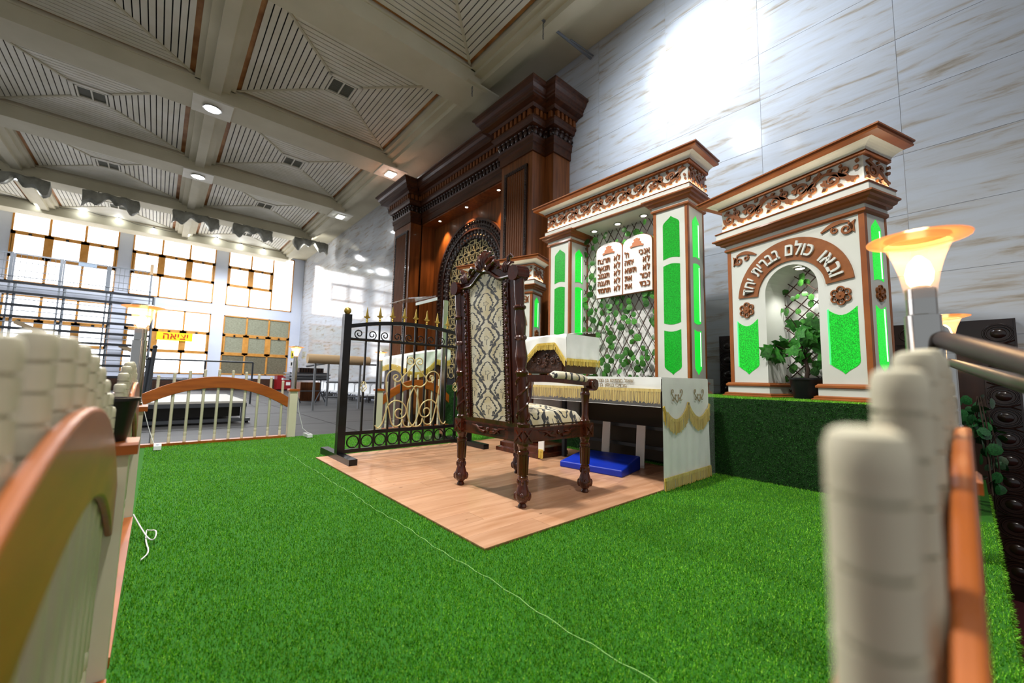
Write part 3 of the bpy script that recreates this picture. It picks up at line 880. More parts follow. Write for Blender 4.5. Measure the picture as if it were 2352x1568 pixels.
def wing(label, loc, rz, mirror=False):
    W_, D_ = 1.10, 0.30
    t = thing('white_arch', label, 'arch', loc, rz, 'white arches with green glowing panels')
    z0 = -0.63
    oL, oR, cx, spr, ro = 0.352, 0.776, 0.564, 1.545-0.63, 0.212
    ztop = 2.08-0.63
    zb = 0.0
    b = MB()
    b.box(0, oL, 0, D_, zb, spr); b.box(oR, W_, 0, D_, zb, spr)
    N = 20
    arc = [(cx-ro*math.cos(PI*i/N), spr+ro*math.sin(PI*i/N)) for i in range(N+1)]
    topx = [W_*i/N for i in range(N+1)]
    vs = []; fs = []
    for i in range(N+1):
        vs += [(arc[i][0], 0, arc[i][1]), (topx[i], 0, ztop), (arc[i][0], D_, arc[i][1]), (topx[i], D_, ztop)]
    for i in range(N):
        a, c = 4*i, 4*i+4
        fs += [(a, c, c+1, a+1), (a, a+2, c+2, c), (a+1, c+1, c+3, a+3)]
    vs += [(0, 0, spr), (W_, 0, spr), (0, D_, spr), (W_, D_, spr)]
    q = len(vs)-4
    fs += [(q, 0, 1), (4*N, q+1, 4*N+1), (q, 1, 3, q+2), (q+1, q+3, 4*N+3, 4*N+1)]
    b.add(vs, fs)
    b.build('body', M_CREAMW, t)
    # plinths of the two piers
    for xa, xb in ((0, oL), (oR, W_)):
        band_part(t, 'plinth', M_TRIM, [(0.058, 0.0), (0.058, 0.016), (0.045, 0.022), (0.045, 0.034), (0.03, 0.042)], xb-xa, D_, xa)
        band_part(t, 'plinth_panel', M_CREAMW, [(0.022, 0.042), (0.022, 0.098)], xb-xa, D_, xa)
        band_part(t, 'plinth_trim', M_TRIM, [(0.024, 0.098), (0.036, 0.104), (0.036, 0.118), (0.028, 0.124), (0.022, 0.133), (0.0, 0.134)], xb-xa, D_, xa)
    zt = 2.015-0.63
    for xa in (0.0, W_-0.032):
        MB().box(xa-(0.004 if xa == 0 else 0), xa+0.032+(0.004 if xa else 0), -0.005, 0.03, 0.134, zt).build('corner_strip', M_TRIM, t)
    MB().box(W_, W_+0.004, D_-0.025, D_, 0.134, zt).build('corner_strip', M_TRIM, t)
    band_part(t, 'neck_moulding', M_TRIM, [(0.006, zt), (0.022, zt+0.01), (0.022, zt+0.03)], W_, D_)
    band_part(t, 'neck_panel', M_CREAMW, [(0.014, zt+0.03), (0.014, zt+0.064)], W_, D_)
    c0 = 2.077-0.63
    band_part(t, 'capital_moulding', M_TRIM, [(0.02, c0), (0.045, c0+0.005), (0.05, c0+0.02), (0.075, c0+0.028), (0.08, c0+0.045), (0.1, c0+0.05), (0.1, c0+0.062)], W_, D_)
    band_part(t, 'capital_panel', M_CREAMW, [(0.072, c0+0.062), (0.072, 2.20-0.63)], W_, D_)
    band_part(t, 'ledge', M_TRIM, [(0.076, 2.20-0.63), (0.082, 2.206-0.63), (0.076, 2.214-0.63)], W_, D_)
    band_part(t, 'frieze_board', M_CREAMW, [(0.03, 2.21-0.63), (0.03, 2.432-0.63)], W_, D_)
    band_part(t, 'led_strip', M_LEDW, [(0.052, 2.2145-0.63), (0.052, 2.2185-0.63)], W_, D_)
    frieze(t, W_, D_, 2.335-0.63, 0.165, 0.031)
    cornice(t, W_, D_, (2.43-0.63, 2.455-0.63, 2.50-0.63, 2.54-0.63), 0.20)
    # text ring
    ri, rO, rc = 0.275, 0.462, 1.515-0.63
    A = [R(4)+i*(PI-R(8))/30 for i in range(31)]
    ring = MB().strip([(cx+rO*math.cos(a), rc+rO*math.sin(a)) for a in A], [(cx+ri*math.cos(a), rc+ri*math.sin(a)) for a in A], 0.012).build('arch_band', M_CARVE, t)
    words = [('ובאו', 11, 44), ('כולם', 57, 92), ('בברית', 101, 142), ('יחד', 150, 173)]
    for wd, a0, a1 in words:
        n = len(wd)
        ws = [glyph(ch, 0.14, 0.016)[1] for ch in wd]; tot = sum(ws)
        sp = R(a1-a0)*0.36; gp = 0.011
        pos = 0
        k = (sp-gp*(n-1))/tot
        for ch, ww in zip(wd, ws):
            a = R(a0)+(pos+ww*k/2)/0.36
            pos += ww*k+gp
            me, _ = glyph(ch, 0.14, 0.016)
            if not me.materials: me.materials.append(M_CREAMW)
            rr = 0.318
            # letter 'up' points outwards; reading runs right to left
            px, pz = cx+rr*math.cos(a), rc+rr*math.sin(a)
            ca, sa = math.cos(PI/2-a), math.sin(PI/2-a)
            o = link('letter', me, ring, (px-ww/2*k*ca, -0.020, pz+ww/2*k*sa), (0, PI/2-a, 0), (k, 1, 1.05))
    for fx in (0.179, 0.932):
        link('flower_carving', FLOW, t, (fx, 0, 1.427-0.63))
    link('flower_carving', FLOW, t, (W_, D_/2, 1.427-0.63), (0, 0, PI/2), (0.85, 1, 0.85))
    link('corner_scroll', CSL, t, (0.115, 0, 1.905-0.63)); link('corner_scroll', CSR, t, (0.99, 0, 1.925-0.63))
    for a, c in ((0.077, 0.278), (0.834, 1.030)):
        glow(t, arcpanel(a, c, 1.335-0.63, 0.935-0.63, 0.838-0.63, topbow=-0.28))
    glow(t, lancet(0.085, 0.215, 1.985-0.63, 1.90-0.63, 1.52-0.63), 'e', True, W_)
    glow(t, arcpanel(0.085, 0.215, 1.335-0.63, 0.935-0.63, 0.838-0.63, topbow=-0.2), 'e', True, W_)
    # niche light
    r = MB().lathe([(0.05, 0.0), (0.05, -0.008), (0.035, -0.01)], 18, (cx, 0.15, spr+ro-0.004), cap=False).build('niche_lamp', M_STEEL, t)
    MB().lathe([(0.034, -0.006), (0.01, -0.008)], 16, (cx, 0.15, spr+ro-0.004)).build('lens', M_SPOTG, r)
    # pale board behind the opening
    MB().box(oL-0.02, oR+0.02, D_+0.02, D_+0.035, 0.0, spr+ro+0.02).build('back_board', M_WHITE, t)
    return t

AW = R(17.4)
wr = wing('white arch with Hebrew lettering and a potted plant, nearest to the right railing', (-1.487, 4.10, PZ), -AW)
wl = wing('white arch with carved frieze half hidden behind the tall chair', (-4.20-1.10*math.cos(AW), 4.07-1.10*math.sin(AW), PZ), AW)
def wloc(u, v, z): return (-1.487+u*math.cos(AW)+v*math.sin(AW), 4.10-u*math.sin(AW)+v*math.cos(AW), z)
lattice('ivy_lattice', 'dark trellis with ivy leaves in the niche behind the potted plant', wloc(0.352, 0.25, PZ), -AW, 0.424, 1.12, 0.9, 0.12, 50, 5, arch=(0.21, 0.915), leaf=(0.045, 0.075))
light('SPOT', 'niche_spot', wloc(0.564, 0.15, PZ+1.09), 14, (1, 0.98, 0.93), 0.03, wloc(0.5, 0.2, PZ), 95, 0.6)
cxl = (-4.20-1.10*math.cos(AW)+0.564*math.cos(AW), 4.07-1.10*math.sin(AW)+0.564*math.sin(AW))

# cornice lights hidden in the coves do not exist; the middle arch has three spotlights
MX0, MX1, MY = -3.79, -1.833, 4.0
MW, MD = MX1-MX0, 0.40
mid = thing('white_arch', 'tall white gateway with stone tablets and three spotlights, centre of the podium', 'arch', (MX0, MY, PZ), 0, 'white arches with green glowing panels')
for cx0 in (0.0, MW-0.377):
    col = MB().box(cx0, cx0+0.377, 0, 0.377, 0.0, 2.60-0.63).build('column', M_CREAMW, mid)
    for xa in (cx0-0.004, cx0+0.377-0.028):
        MB().box(xa, xa+0.032, -0.005, 0.0, 0.13, 2.6-0.63).build('corner_strip', M_TRIM, col)
    for ya in (0.0, 0.35):
        MB().box(cx0+0.377, cx0+0.382, ya-(0.005 if ya == 0 else 0), ya+0.027, 0.13, 2.6-0.63).build('corner_strip', M_TRIM, col)
    band_part(col, 'neck_moulding', M_TRIM, [(0.006, 2.598-0.63), (0.024, 2.606-0.63), (0.024, 2.626-0.63)], 0.377, 0.40, cx0)
    band_part(col, 'neck_panel', M_CREAMW, [(0.016, 2.626-0.63), (0.016, 2.662-0.63)], 0.377, 0.40, cx0)
    band_part(col, 'capital_moulding', M_TRIM, [(0.022, 2.66-0.63), (0.045, 2.664-0.63), (0.05, 2.684-0.63), (0.075, 2.692-0.63), (0.08, 2.712-0.63), (0.1, 2.718-0.63), (0.1, 2.732-0.63)], 0.377, 0.40, cx0)
    band_part(col, 'plinth', M_TRIM, [(0.058, 0.0), (0.058, 0.016), (0.045, 0.022), (0.045, 0.034), (0.022, 0.042), (0.022, 0.1), (0.036, 0.106), (0.036, 0.12), (0.0, 0.134)], 0.377, 0.377, cx0)
    a, c = cx0+0.105, cx0+0.289
    for side in (None, 'e'):
        if side: a, c = 0.105, 0.26
        P = [lancet(a, c, 2.525-0.63, 2.43-0.63, 2.055-0.63), arcpanel(a, c, 1.985-0.63, 1.37-0.63, None, 0.10, -0.10), arcpanel(a, c, 1.295-0.63, 0.92-0.63, 0.83-0.63, -0.10)]
        for p in P:
            glow(col, p, side, side is not None, cx0+0.377, M_GREEND)
MB().box(0.0, MW, 0.0, MD, 2.722-0.63, 2.82-0.63).build('lintel', M_CREAMW, mid)
band_part(mid, 'lintel_edge', M_TRIM, [(0.05, 2.732-0.63), (0.05, 2.744-0.63)], MW, MD)
band_part(mid, 'lintel_panel', M_CREAMW, [(0.046, 2.744-0.63), (0.046, 2.80-0.63)], MW, MD)
band_part(mid, 'ledge', M_TRIM, [(0.046, 2.80-0.63), (0.054, 2.806-0.63), (0.046, 2.814-0.63)], MW, MD)
band_part(mid, 'frieze_board', M_CREAMW, [(0.02, 2.81-0.63), (0.02, 3.032-0.63)], MW, MD)
band_part(mid, 'led_strip', M_LEDW, [(0.036, 2.8145-0.63), (0.036, 2.8185-0.63)], MW, MD)
frieze(mid, MW, MD, 2.935-0.63, 0.165, 0.021)
cornice(mid, MW, MD, (3.03-0.63, 3.058-0.63, 3.108-0.63, 3.156-0.63), 0.18)
MB().box(0.377, MW-0.377, 0.385, 0.40, 0.0, 2.732-0.63).build('back_board', M_WHITE, mid)
for i, fx in enumerate((0.62, 0.98, 1.34)):
    r = MB().lathe([(0.05, 0.0), (0.052, -0.006), (0.034, -0.01)], 18, (fx, 0.2, 2.722-0.63), cap=False).build('spotlight', M_STEEL, mid)
    MB().lathe([(0.034, -0.005), (0.01, -0.007)], 16, (fx, 0.2, 2.722-0.63)).build('lens', M_SPOTG, r)
    light('SPOT', 'gateway_spot', (MX0+fx, MY+0.16, 2.70), 9, (1.0, 0.98, 0.94), 0.03, (MX0+fx, MY+0.3, 0.6), 100, 0.7)
lattice('ivy_lattice', 'large dark trellis full of ivy leaves hanging in the central gateway', (MX0+0.377, MY+0.30, PZ), 0, MW-0.754, 2.08, 1.75, 0.115, 210, 11, leaf=(0.065, 0.095))

# stone tablets
tb = thing('stone_tablets', 'white double tablets with brown Hebrew letters and crowns hung on the trellis', 'tablets', (-3.155, 4.25, 1.806))
TW = 0.402
def tablet_outline(x0, x1, zs_, g=0.0):
    c = (x0+x1)/2; r = (x1-x0)/2-g
    return [(x0+g, g)]+[(c-r*math.cos(PI*i/16), zs_+(0.11-g*0.5)*math.sin(PI*i/16)**0.85) for i in range(17)]+[(x1-g, g)]
def crown():
    b = MB()
    b.poly([(-0.085, 0.0), (-0.09, 0.02), (-0.06, 0.035), (0.06, 0.035), (0.09, 0.02), (0.085, 0.0), (0.05, 0.010), (-0.05, 0.010)], 0.012, 'xz', 0)
    b.poly([(-0.055, 0.034), (-0.062, 0.055), (-0.03, 0.075), (-0.045, 0.095), (-0.025, 0.105), (-0.02, 0.088), (0, 0.094), (0.02, 0.088), (0.025, 0.105), (0.045, 0.095), (0.03, 0.075), (0.062, 0.055), (0.055, 0.034)], 0.010, 'xz', 0)
    b.poly([(-0.016, 0.09), (-0.016, 0.112), (0.016, 0.112), (0.016, 0.09)], 0.009, 'xz', 0)
    return b.mesh('crown_emblem', mat('salmon_paint', '#b5724e', 0.5))
CRW = crown()
rowsL = [('לא', 'תרצח'), ('לא', 'תנאף'), ('לא', 'תגנוב'), ('לא', 'תענה'), ('לא', 'תחמד')]
rowsR = [('אנכי', "'ה"), ('לא', 'יהיה'), ('לא', 'תשא'), ('זכור', 'את'), ('כבד', 'את')]
for k, rows_ in enumerate((rowsL, rowsR)):
    x0 = k*TW
    bk = MB().poly(tablet_outline(x0, x0+TW, 0.6), 0.028, 'xz', 0).build('tablet_edge', M_CARVE, tb)
    fc = MB().poly(tablet_outline(x0, x0+TW, 0.6, 0.008), 0.006, 'xz', -0.028).build('tablet_face', M_WHITE, tb)
    link('crown_emblem', CRW, fc, (x0+TW/2, -0.034, 0.555))
    for j, (w1, w2) in enumerate(rows_):
        zb = 0.452-j*0.097; s = 0.098
        hebrew(w1, fc, x0+TW-0.03, zb, s, 0.016, M_CARVE, -0.040, 0.07, sx=0.8)
        ww = sum(glyph(ch, s, 0.016)[1]*0.8+s*0.07 for ch in w2)
        hebrew(w2 if w2 != "'ה" else "ה'", fc, x0+0.03+ww, zb, s, 0.016, M_CARVE, -0.040, 0.07, sx=0.8)

# potted plant in the right arch
pp = thing('potted_plant', 'leafy green plant in a black pot standing in the right arch', 'plant', wloc(0.60, 0.10, PZ))
MB().lathe([(0.085, 0.0), (0.118, 0.165), (0.124, 0.165), (0.124, 0.18), (0.112, 0.18), (0.108, 0.15)], 20, cap=False).add([(0.084*math.cos(2*PI*i/12), 0.084*math.sin(2*PI*i/12), 0.001) for i in range(12)], [tuple(range(12))]).build('pot', M_PLASTB, pp, True)
MB().lathe([(0.108, 0.15), (0.001, 0.155)], 16, cap=False).build('soil', M_STEM, pp)
b = MB().tube([(0, 0, 0.15), (0.015, 0, 0.25), (-0.01, 0.01, 0.36), (-0.02, 0, 0.48)], [0.018, 0.015, 0.013, 0.010], 8)
rnd = random.Random(4)
tips = []
for i in range(13):
    a = i*2.4; e = rnd.uniform(0.08, 0.22)
    p = (-0.02+e*math.cos(a)*1.05, e*math.sin(a)*0.75, rnd.uniform(0.40, 0.70)); tips.append(p)
    b.tube([(-0.01, 0, 0.3+0.012*i), ((p[0]-0.02)*0.5, p[1]*0.5, p[2]-0.06), p], [0.006, 0.004, 0.003], 5)
b.build('trunk', M_STEM, pp, True)
for i in range(64):
    p = rnd.choice(tips); s = rnd.uniform(0.075, 0.125)
    pos = (p[0]+rnd.uniform(-.07, .07), p[1]+rnd.uniform(-.07, .05), p[2]+rnd.uniform(-.11, .07))
    link('leaf', LEAFP, pp, pos, (rnd.uniform(-1.0, 0.2), rnd.uniform(1.8, 4.4), rnd.uniform(-0.9, 0.9)), (s, s, s))

# ================================================================== CARVED WOODEN ARK
ark = thing('wooden_ark', 'towering dark walnut ark with carved cornice and arched gold grille', 'ark', (-7.4, 4.9, 0))
AO = Vector((-7.4, 4.9, 0))
def ab(name, m, x0, x1, y0, y1, z0, z1, parent=None):
    return MB().box(x0-AO.x, x1-AO.x, y0-AO.y, y1-AO.y, z0, z1).build(name, m, parent or ark)
PRx0, PRx1, PLx0, PLx1 = -5.55, -4.733, -10.07, -9.15
YF, YM, YBK = 4.544, 4.844, 5.15
EDGE = 5.27
# back wall, stepped side blocks
ab('back_panel', M_ARKL, PLx1-0.1, PRx0+0.1, YBK+0.07, EDGE, 0, 4.66)
ab('side_block', M_ARKL, PRx0-0.05, -4.525, YM, EDGE, 0, 4.68)
ab('side_block', M_ARKL, -10.28, PLx1+0.05, YM, EDGE, 0, 4.68)
leafm = MB()
leafm.ball((0, 0, 0.075), 0.05, 8, 6, 0.95, 0.75, 1.45)
leafm.ball((0, -0.03, 0.125), 0.034, 8, 5, 1.3, 0.8, 0.7)
leafm.strip(*spiral(0.035, 0.05, 0.03, 0.01, R(200), R(-160), 10, 0.014, 0.007), 0.03, 0.0)
ACAN = leafm.mesh('acanthus_leaf', M_ARKC, True)
DENT = MB().box(-0.030, 0.030, -0.055, 0.0, 0.0, 0.115).mesh('dentil', M_ARKL)
def ent(x0, x1, yf, d, sides):
    """entablature: bands, carving, dentils, corona; sides: which ends return ('l','r')"""
    w_ = x1-x0; ox, oy = x0-AO.x, yf-AO.y
    r = bpy.data.objects.new('entablature', None); COL.objects.link(r); r.parent = ark; r.location = (ox, oy, 0)
    def bp(name, m, prof):
        return MB().band(prof, w_, d).build(name, m, r)
    bp('architrave', M_ARKH, [(0.0, 4.655), (0.03, 4.66), (0.03, 4.80), (0.05, 4.815), (0.055, 4.90), (0.075, 4.925)])
    bp('carved_band_ground', M_ARKC, [(0.045, 4.92), (0.05, 5.09)])
    bp('bed_moulding', M_ARKH, [(0.06, 5.085), (0.11, 5.10), (0.125, 5.15), (0.15, 5.17), (0.15, 5.205), (0.10, 5.21)])
    bp('dentil_ground', M_ARKH, [(0.10, 5.205), (0.10, 5.335)])
    bp('cornice', M_ARKH, [(0.16, 5.33), (0.18, 5.345), (0.20, 5.36), (0.30, 5.375), (0.30, 5.43), (0.315, 5.44), (0.32, 5.47), (0.345, 5.485), (0.375, 5.53), (0.385, 5.57), (0.42, 5.585), (0.42, 5.62)])
    n = max(2, round((w_+0.1)/0.118)); st = (w_+0.1)/n
    for i in range(n): link('acanthus_leaf', ACAN, r, (-0.05+st*(i+0.5), -0.05, 4.925))
    n = max(2, round((w_+0.2)/0.112)); st = (w_+0.2)/n
    for i in range(n): link('dentil', DENT, r, (-0.1+st*(i+0.5), -0.10, 5.212))
    for s in sides:
        xx = w_ if s == 'r' else 0; rz = PI/2 if s == 'r' else -PI/2; sg = 1 if s == 'r' else -1
        n = max(1, round((d+0.05)/0.118)); st = (d+0.05)/n
        for i in range(n): link('acanthus_leaf', ACAN, r, (xx+sg*0.05, -0.05+st*(i+0.5), 4.925), (0, 0, rz))
        n = max(1, round((d+0.1)/0.112)); st = (d+0.1)/n
        for i in range(n): link('dentil', DENT, r, (xx+sg*0.10, -0.1+st*(i+0.5), 5.212), (0, 0, rz))
    return r
ent(PRx0, PRx1, YF, YM-YF, 'lr')
ent(PRx0-0.05, -4.525, YM, EDGE-YM, 'lr')
ent(PLx0, PLx1, YF, YM-YF, 'lr')
ent(-10.28, PLx1+0.05, YM, EDGE-YM, 'lr')
ent(PLx1+0.05, PRx0-0.05, YM, EDGE-YM, '')
# beam soffit and inner reveals
ab('soffit', M_ARKL, PLx1, PRx0, YM, EDGE, 4.63, 4.66)
ab('inner_reveal', M_ARKL, PLx1, PLx1+0.06, YM, YBK+0.08, 0, 4.64)
ab('inner_reveal', M_ARKL, PRx0-0.06, PRx0, YM, YBK+0.08, 0, 4.64)
def pilaster(x0, x1):
    w_ = x1-x0
    r = MB().box(0, w_, 0, YM-YF, 0, 4.66).build('pilaster', M_ARKL, ark, loc=(x0-AO.x, YF-AO.y, 0))
    f0, f1, z0, z1 = 0.16, w_-0.16, 1.1, 4.42
    # carved picture-frame border and ribbed field
    for a, c, d_, e in ((f0-0.05, f0+0.012, z0-0.05, z1+0.05), (f1-0.012, f1+0.05, z0-0.05, z1+0.05)):
        MB().box(a, c, -0.03, 0, d_, e).build('carved_border', M_ARKC, r)
    for d_, e in ((z0-0.05, z0+0.012), (z1-0.012, z1+0.05)):
        MB().box(f0-0.05, f1+0.05, -0.031, 0, d_, e).build('carved_border', M_ARKC, r)
    bd = MB(); k = 0
    for a in (f0-0.02, f1+0.02):
        z = z0
        while z < z1:
            bd.ball((a, -0.032, z), 0.017, 6, 4, 1, 1, 1.2); z += 0.045
    x = f0
    while x < f1:
        bd.ball((x, -0.032, z1+0.02), 0.017, 6, 4); x += 0.045
    bd.build('beading', M_ARKC, r, True)
    n = 8; st = (f1-f0-0.03)/n
    rb = MB().tube([(0, 0, z0+0.02), (0, 0, z1-0.02)], st*0.44, 8).mesh('reed', M_ARKL, True)
    for i in range(n): link('reed', rb, r, (f0+0.015+st*(i+0.5), -0.004, 0))
    MB().band([(0.10, 0), (0.10, 0.35), (0.06, 0.40), (0.06, 0.75), (0.03, 0.8), (0.0, 0.85)], w_, YM-YF).build('base_block', M_ARK, r)
    return r
pilaster(PRx0, PRx1); pilaster(PLx0, PLx1)
# arch with carved bands
ACX, ASP, ARO, ARI = -7.35-AO.x, 2.98, 1.36, 0.93
def ring_band(name, m, r0, r1, y, t, leg):
    A = [PI*i/40 for i in range(41)]
    L = [(ACX+r1, leg)]+[(ACX+r1*math.cos(a), ASP+r1*math.sin(a)) for a in A]+[(ACX-r1, leg)]
    Q = [(ACX+r0, leg)]+[(ACX+r0*math.cos(a), ASP+r0*math.sin(a)) for a in A]+[(ACX-r0, leg)]
    return MB().strip(L, Q, t, y).build(name, m, ark)
yb = YBK+0.07-AO.y
ring_band('arch_rim', M_ARKH, ARO-0.03, ARO+0.02, yb, 0.10, 0.2)
ring_band('outer_arch_band', M_ARKC, ARO-0.20, ARO-0.03, yb, 0.07, 0.2)
ring_band('arch_fillet', M_ARKH, ARO-0.235, ARO-0.20, yb, 0.085, 0.2)
ring_band('inner_arch_band', M_ARKC, ARI, ARO-0.235, yb, 0.05, 0.2)
egg = MB(); tw = MB()
def arch_run(r, step):
    n = int(PI*r/step)
    for i in range(n+1):
        a = PI*i/n; yield ACX+r*math.cos(a), ASP+r*math.sin(a), a
    z = ASP-step
    while z > 0.5:
        yield ACX-r, z, PI; yield ACX+r, z, 0.0; z -= step
for x, z, a in arch_run(ARO-0.07, 0.105): egg.ball((x, yb-0.075, z), 0.034, 7, 5)
for x, z, a in arch_run(ARO-0.155, 0.07): egg.ball((x, yb-0.07, z), 0.026, 6, 4)
for x, z, a in arch_run((ARI+ARO-0.235)/2, 0.13):
    ca, sa = math.cos(a), math.sin(a)
    for s, q in ((-0.05, 0.045), (0.05, -0.045)):
        tw.ball((x+s*ca-q*sa*0.5, yb-0.05, z+s*sa+q*ca*0.5), 0.055, 7, 5, 1.0, 0.55, 1.0)
egg.build('egg_carving', M_ARKC, ark, True); tw.build('leaf_carving', M_ARKC, ark, True)
# dark recess behind the grille
A = [PI*i/30 for i in range(31)]
P = [(ACX+ARI, 0.2)]+[(ACX+ARI*math.cos(a), ASP+ARI*math.sin(a)) for a in A]+[(ACX-ARI, 0.2)]
MB().poly(P, 0.004, 'xz', yb-0.002).build('recess', mat('ark_recess', '#1c1b1d', 0.8), ark)
gri = MB()
def inside(x, z): return (abs(x-ACX) < ARI and z < ASP) or ((x-ACX)**2+(z-ASP)**2 < ARI**2)
pt = 0.235
for i in range(-5, 6):
    for j in range(0, 15):
        cx_, cz_ = ACX+i*pt, 0.9+j*pt
        for rad in ((pt*0.707, 0.012), (0.045, 0.011)):
            n = 20 if rad[0] > 0.1 else 10
            for k in range(n):
                a0, a1 = 2*PI*k/n, 2*PI*(k+1)/n
                if inside(cx_+rad[0]*math.cos(a0), cz_+rad[0]*math.sin(a0)) and inside(cx_+rad[0]*math.cos(a1), cz_+rad[0]*math.sin(a1)):
                    gri.strip(*spiral(cx_, cz_, rad[0], rad[0], a0, a1, 1, rad[1], rad[1]), 0.012, yb-0.016)
        if (i+j) % 2 == 0:
            sx, sz = cx_+pt/2, cz_+pt/2
            if inside(sx-0.05, sz-0.05) and inside(sx+0.05, sz+0.05):
                gri.strip(*ribbon([(sx-0.04, sz-0.045), (sx-0.04, sz+0.045)], 0.011), 0.012, yb-0.018)
                gri.strip(*ribbon([(sx+0.04, sz-0.045), (sx+0.04, sz+0.045)], 0.011), 0.012, yb-0.018)
                gri.strip(*ribbon([(sx-0.045, sz-0.04), (sx+0.045, sz-0.04)], 0.011), 0.012, yb-0.018)
                gri.strip(*ribbon([(sx-0.045, sz+0.04), (sx+0.045, sz+0.04)], 0.011), 0.012, yb-0.018)
gri.build('gold_grille', M_GOLDM, ark)
for fx in (-8.5, -7.35, -6.2):
    r = MB().lathe([(0.05, 0.0), (0.052, -0.01), (0.035, -0.012)], 16, (fx-AO.x, 5.0-AO.y, 4.63), cap=False).build('downlight', M_STEEL, ark)
    MB().lathe([(0.035, -0.004), (0.01, -0.006)], 14, (fx-AO.x, 5.0-AO.y, 4.63)).build('lens', M_SPOTG, r)
    light('SPOT', 'ark_spot', (fx, 5.04, 4.60), 130, (1.0, 0.62, 0.28), 0.03, (fx, 5.12, 3.0), 75, 0.6)

# ================================================================== THRONE CHAIR
def damask(name, sx, sz, axis):
    """cream brocade with repeating black ogee ornament; axis: which object coords give across/along"""
    m = bpy.data.materials.new(name); m.use_nodes = True
    nt = m.node_tree; b = nt.nodes['Principled BSDF']; E.nt = nt
    tc = nt.nodes.new('ShaderNodeTexCoord')
    nz = nt.nodes.new('ShaderNodeTexNoise'); nz.inputs['Scale'].default_value = 16; nz.inputs['Detail'].default_value = 3
    nt.links.new(tc.outputs['Object'], nz.inputs['Vector'])
    sp = nt.nodes.new('ShaderNodeSeparateXYZ'); nt.links.new(tc.outputs['Object'], sp.inputs[0])
    U0, V0 = E(sp.outputs[axis[0]]), E(sp.outputs[axis[1]])
    N = (E(nz.outputs[0])-0.5)*0.05
    uu = U0/sx; vv = V0/sz
    u1 = ((uu+100.5).frac()-0.5); v1 = (vv+100.0).frac()
    u2 = ((uu+100.0).frac()-0.5); v2 = (vv+100.5).frac()
    ar = sx/sz
    def motif(u, v):
        a = u.abs()
        w = v*2.0-1.0                      # -1..1 along the period
        ww = w.abs()
        # outer ogee frame with scalloped edge
        prof = (1.0-ww).max(0.0).pow(0.72)*0.44
        sc_ = (v*34.0).sin()*0.018
        d1 = (a-prof-sc_).abs()
        th = (v*20.0).sin().abs()*0.030+0.014
        L1 = d1.lt(th)
        # inner horseshoe
        p2 = (1.0-((w+0.10)*1.55).abs()).max(0.0).pow(0.62)*0.27
        d2 = (a-p2-(v*70.0).sin()*0.010).abs()
        L2 = d2.lt((v*44.0).sin().abs()*0.026+0.010)*ww.lt(0.55)
        # centre flower outline
        rr = (u*u+((v-0.46)*1.0)*((v-0.46)*1.0)*2.2).sqrt()
        an = (v-0.46).at2(u)
        L3 = (rr-0.075-(an*5.0).cos()*0.022).abs().lt(0.010)
        L4 = a.lt(0.010)*(v-0.33).abs().lt(0.07)
        # comma leaves
        cx_ = (a-0.33); cz_ = (v-0.80)
        rr2 = (cx_*cx_*2.2+cz_*cz_*0.55).sqrt()
        L5 = (rr2-0.045).abs().lt(0.018)*cz_.gt(-0.06)
        return L1.max(L2).max(L3).max(L4).max(L5)
    pat = motif(u1+N, v1+N).max(motif(u2+N, v2+N))
    cr = nt.nodes.new('ShaderNodeValToRGB')
    cr.color_ramp.elements[0].color = lin('#cdbd94'); cr.color_ramp.elements[1].color = lin('#e0d8c2')
    cr.color_ramp.elements[0].position = 0.38; cr.color_ramp.elements[1].position = 0.6
    n2 = nt.nodes.new('ShaderNodeTexNoise'); n2.inputs['Scale'].default_value = 9; nt.links.new(tc.outputs['Object'], n2.inputs['Vector'])
    nt.links.new(n2.outputs[0], cr.inputs[0])
    mx = nt.nodes.new('ShaderNodeMix'); mx.data_type = 'RGBA'
    nt.links.new(pat.s, mx.inputs['Factor']); nt.links.new(cr.outputs[0], mx.inputs['A']); mx.inputs['B'].default_value = lin('#2b2a30')
    nt.links.new(mx.outputs['Result'], b.inputs['Base Color'])
    b.inputs['Roughness'].default_value = 0.5; b.inputs['Sheen Weight'].default_value = 0.25
    return m
M_DAM = damask('damask_back', 0.30, 0.225, (0, 2))
M_DAMS = damask('damask_seat', 0.27, 0.225, (1, 0))
M_NAIL = mat('brass_nailheads', '#4a3a20', 0.35, 0.8)

CHX, CHY = -2.065, 1.92
chair = thing('throne_chair', 'tall carved mahogany throne chair with cream brocade upholstery', 'chair', (CHX, CHY, 0))
YB_, YFf = 1.645-CHY, 2.195-CHY           # rear and front leg lines (local)
HXr, HXf = 0.315, 0.335
def turned(prof, n=14): return MB().lathe(prof, n)
LEGP = [(0.012, 0.0), (0.022, 0.006), (0.026, 0.02), (0.019, 0.034), (0.030, 0.045), (0.042, 0.065), (0.044, 0.085), (0.036, 0.11), (0.027, 0.14), (0.024, 0.165), (0.030, 0.172), (0.030, 0.185), (0.025, 0.19), (0.027, 0.25), (0.030, 0.31), (0.036, 0.315), (0.036, 0.33), (0.028, 0.337), (0.030, 0.355), (0.036, 0.362), (0.036, 0.385)]
legm = turned(LEGP)
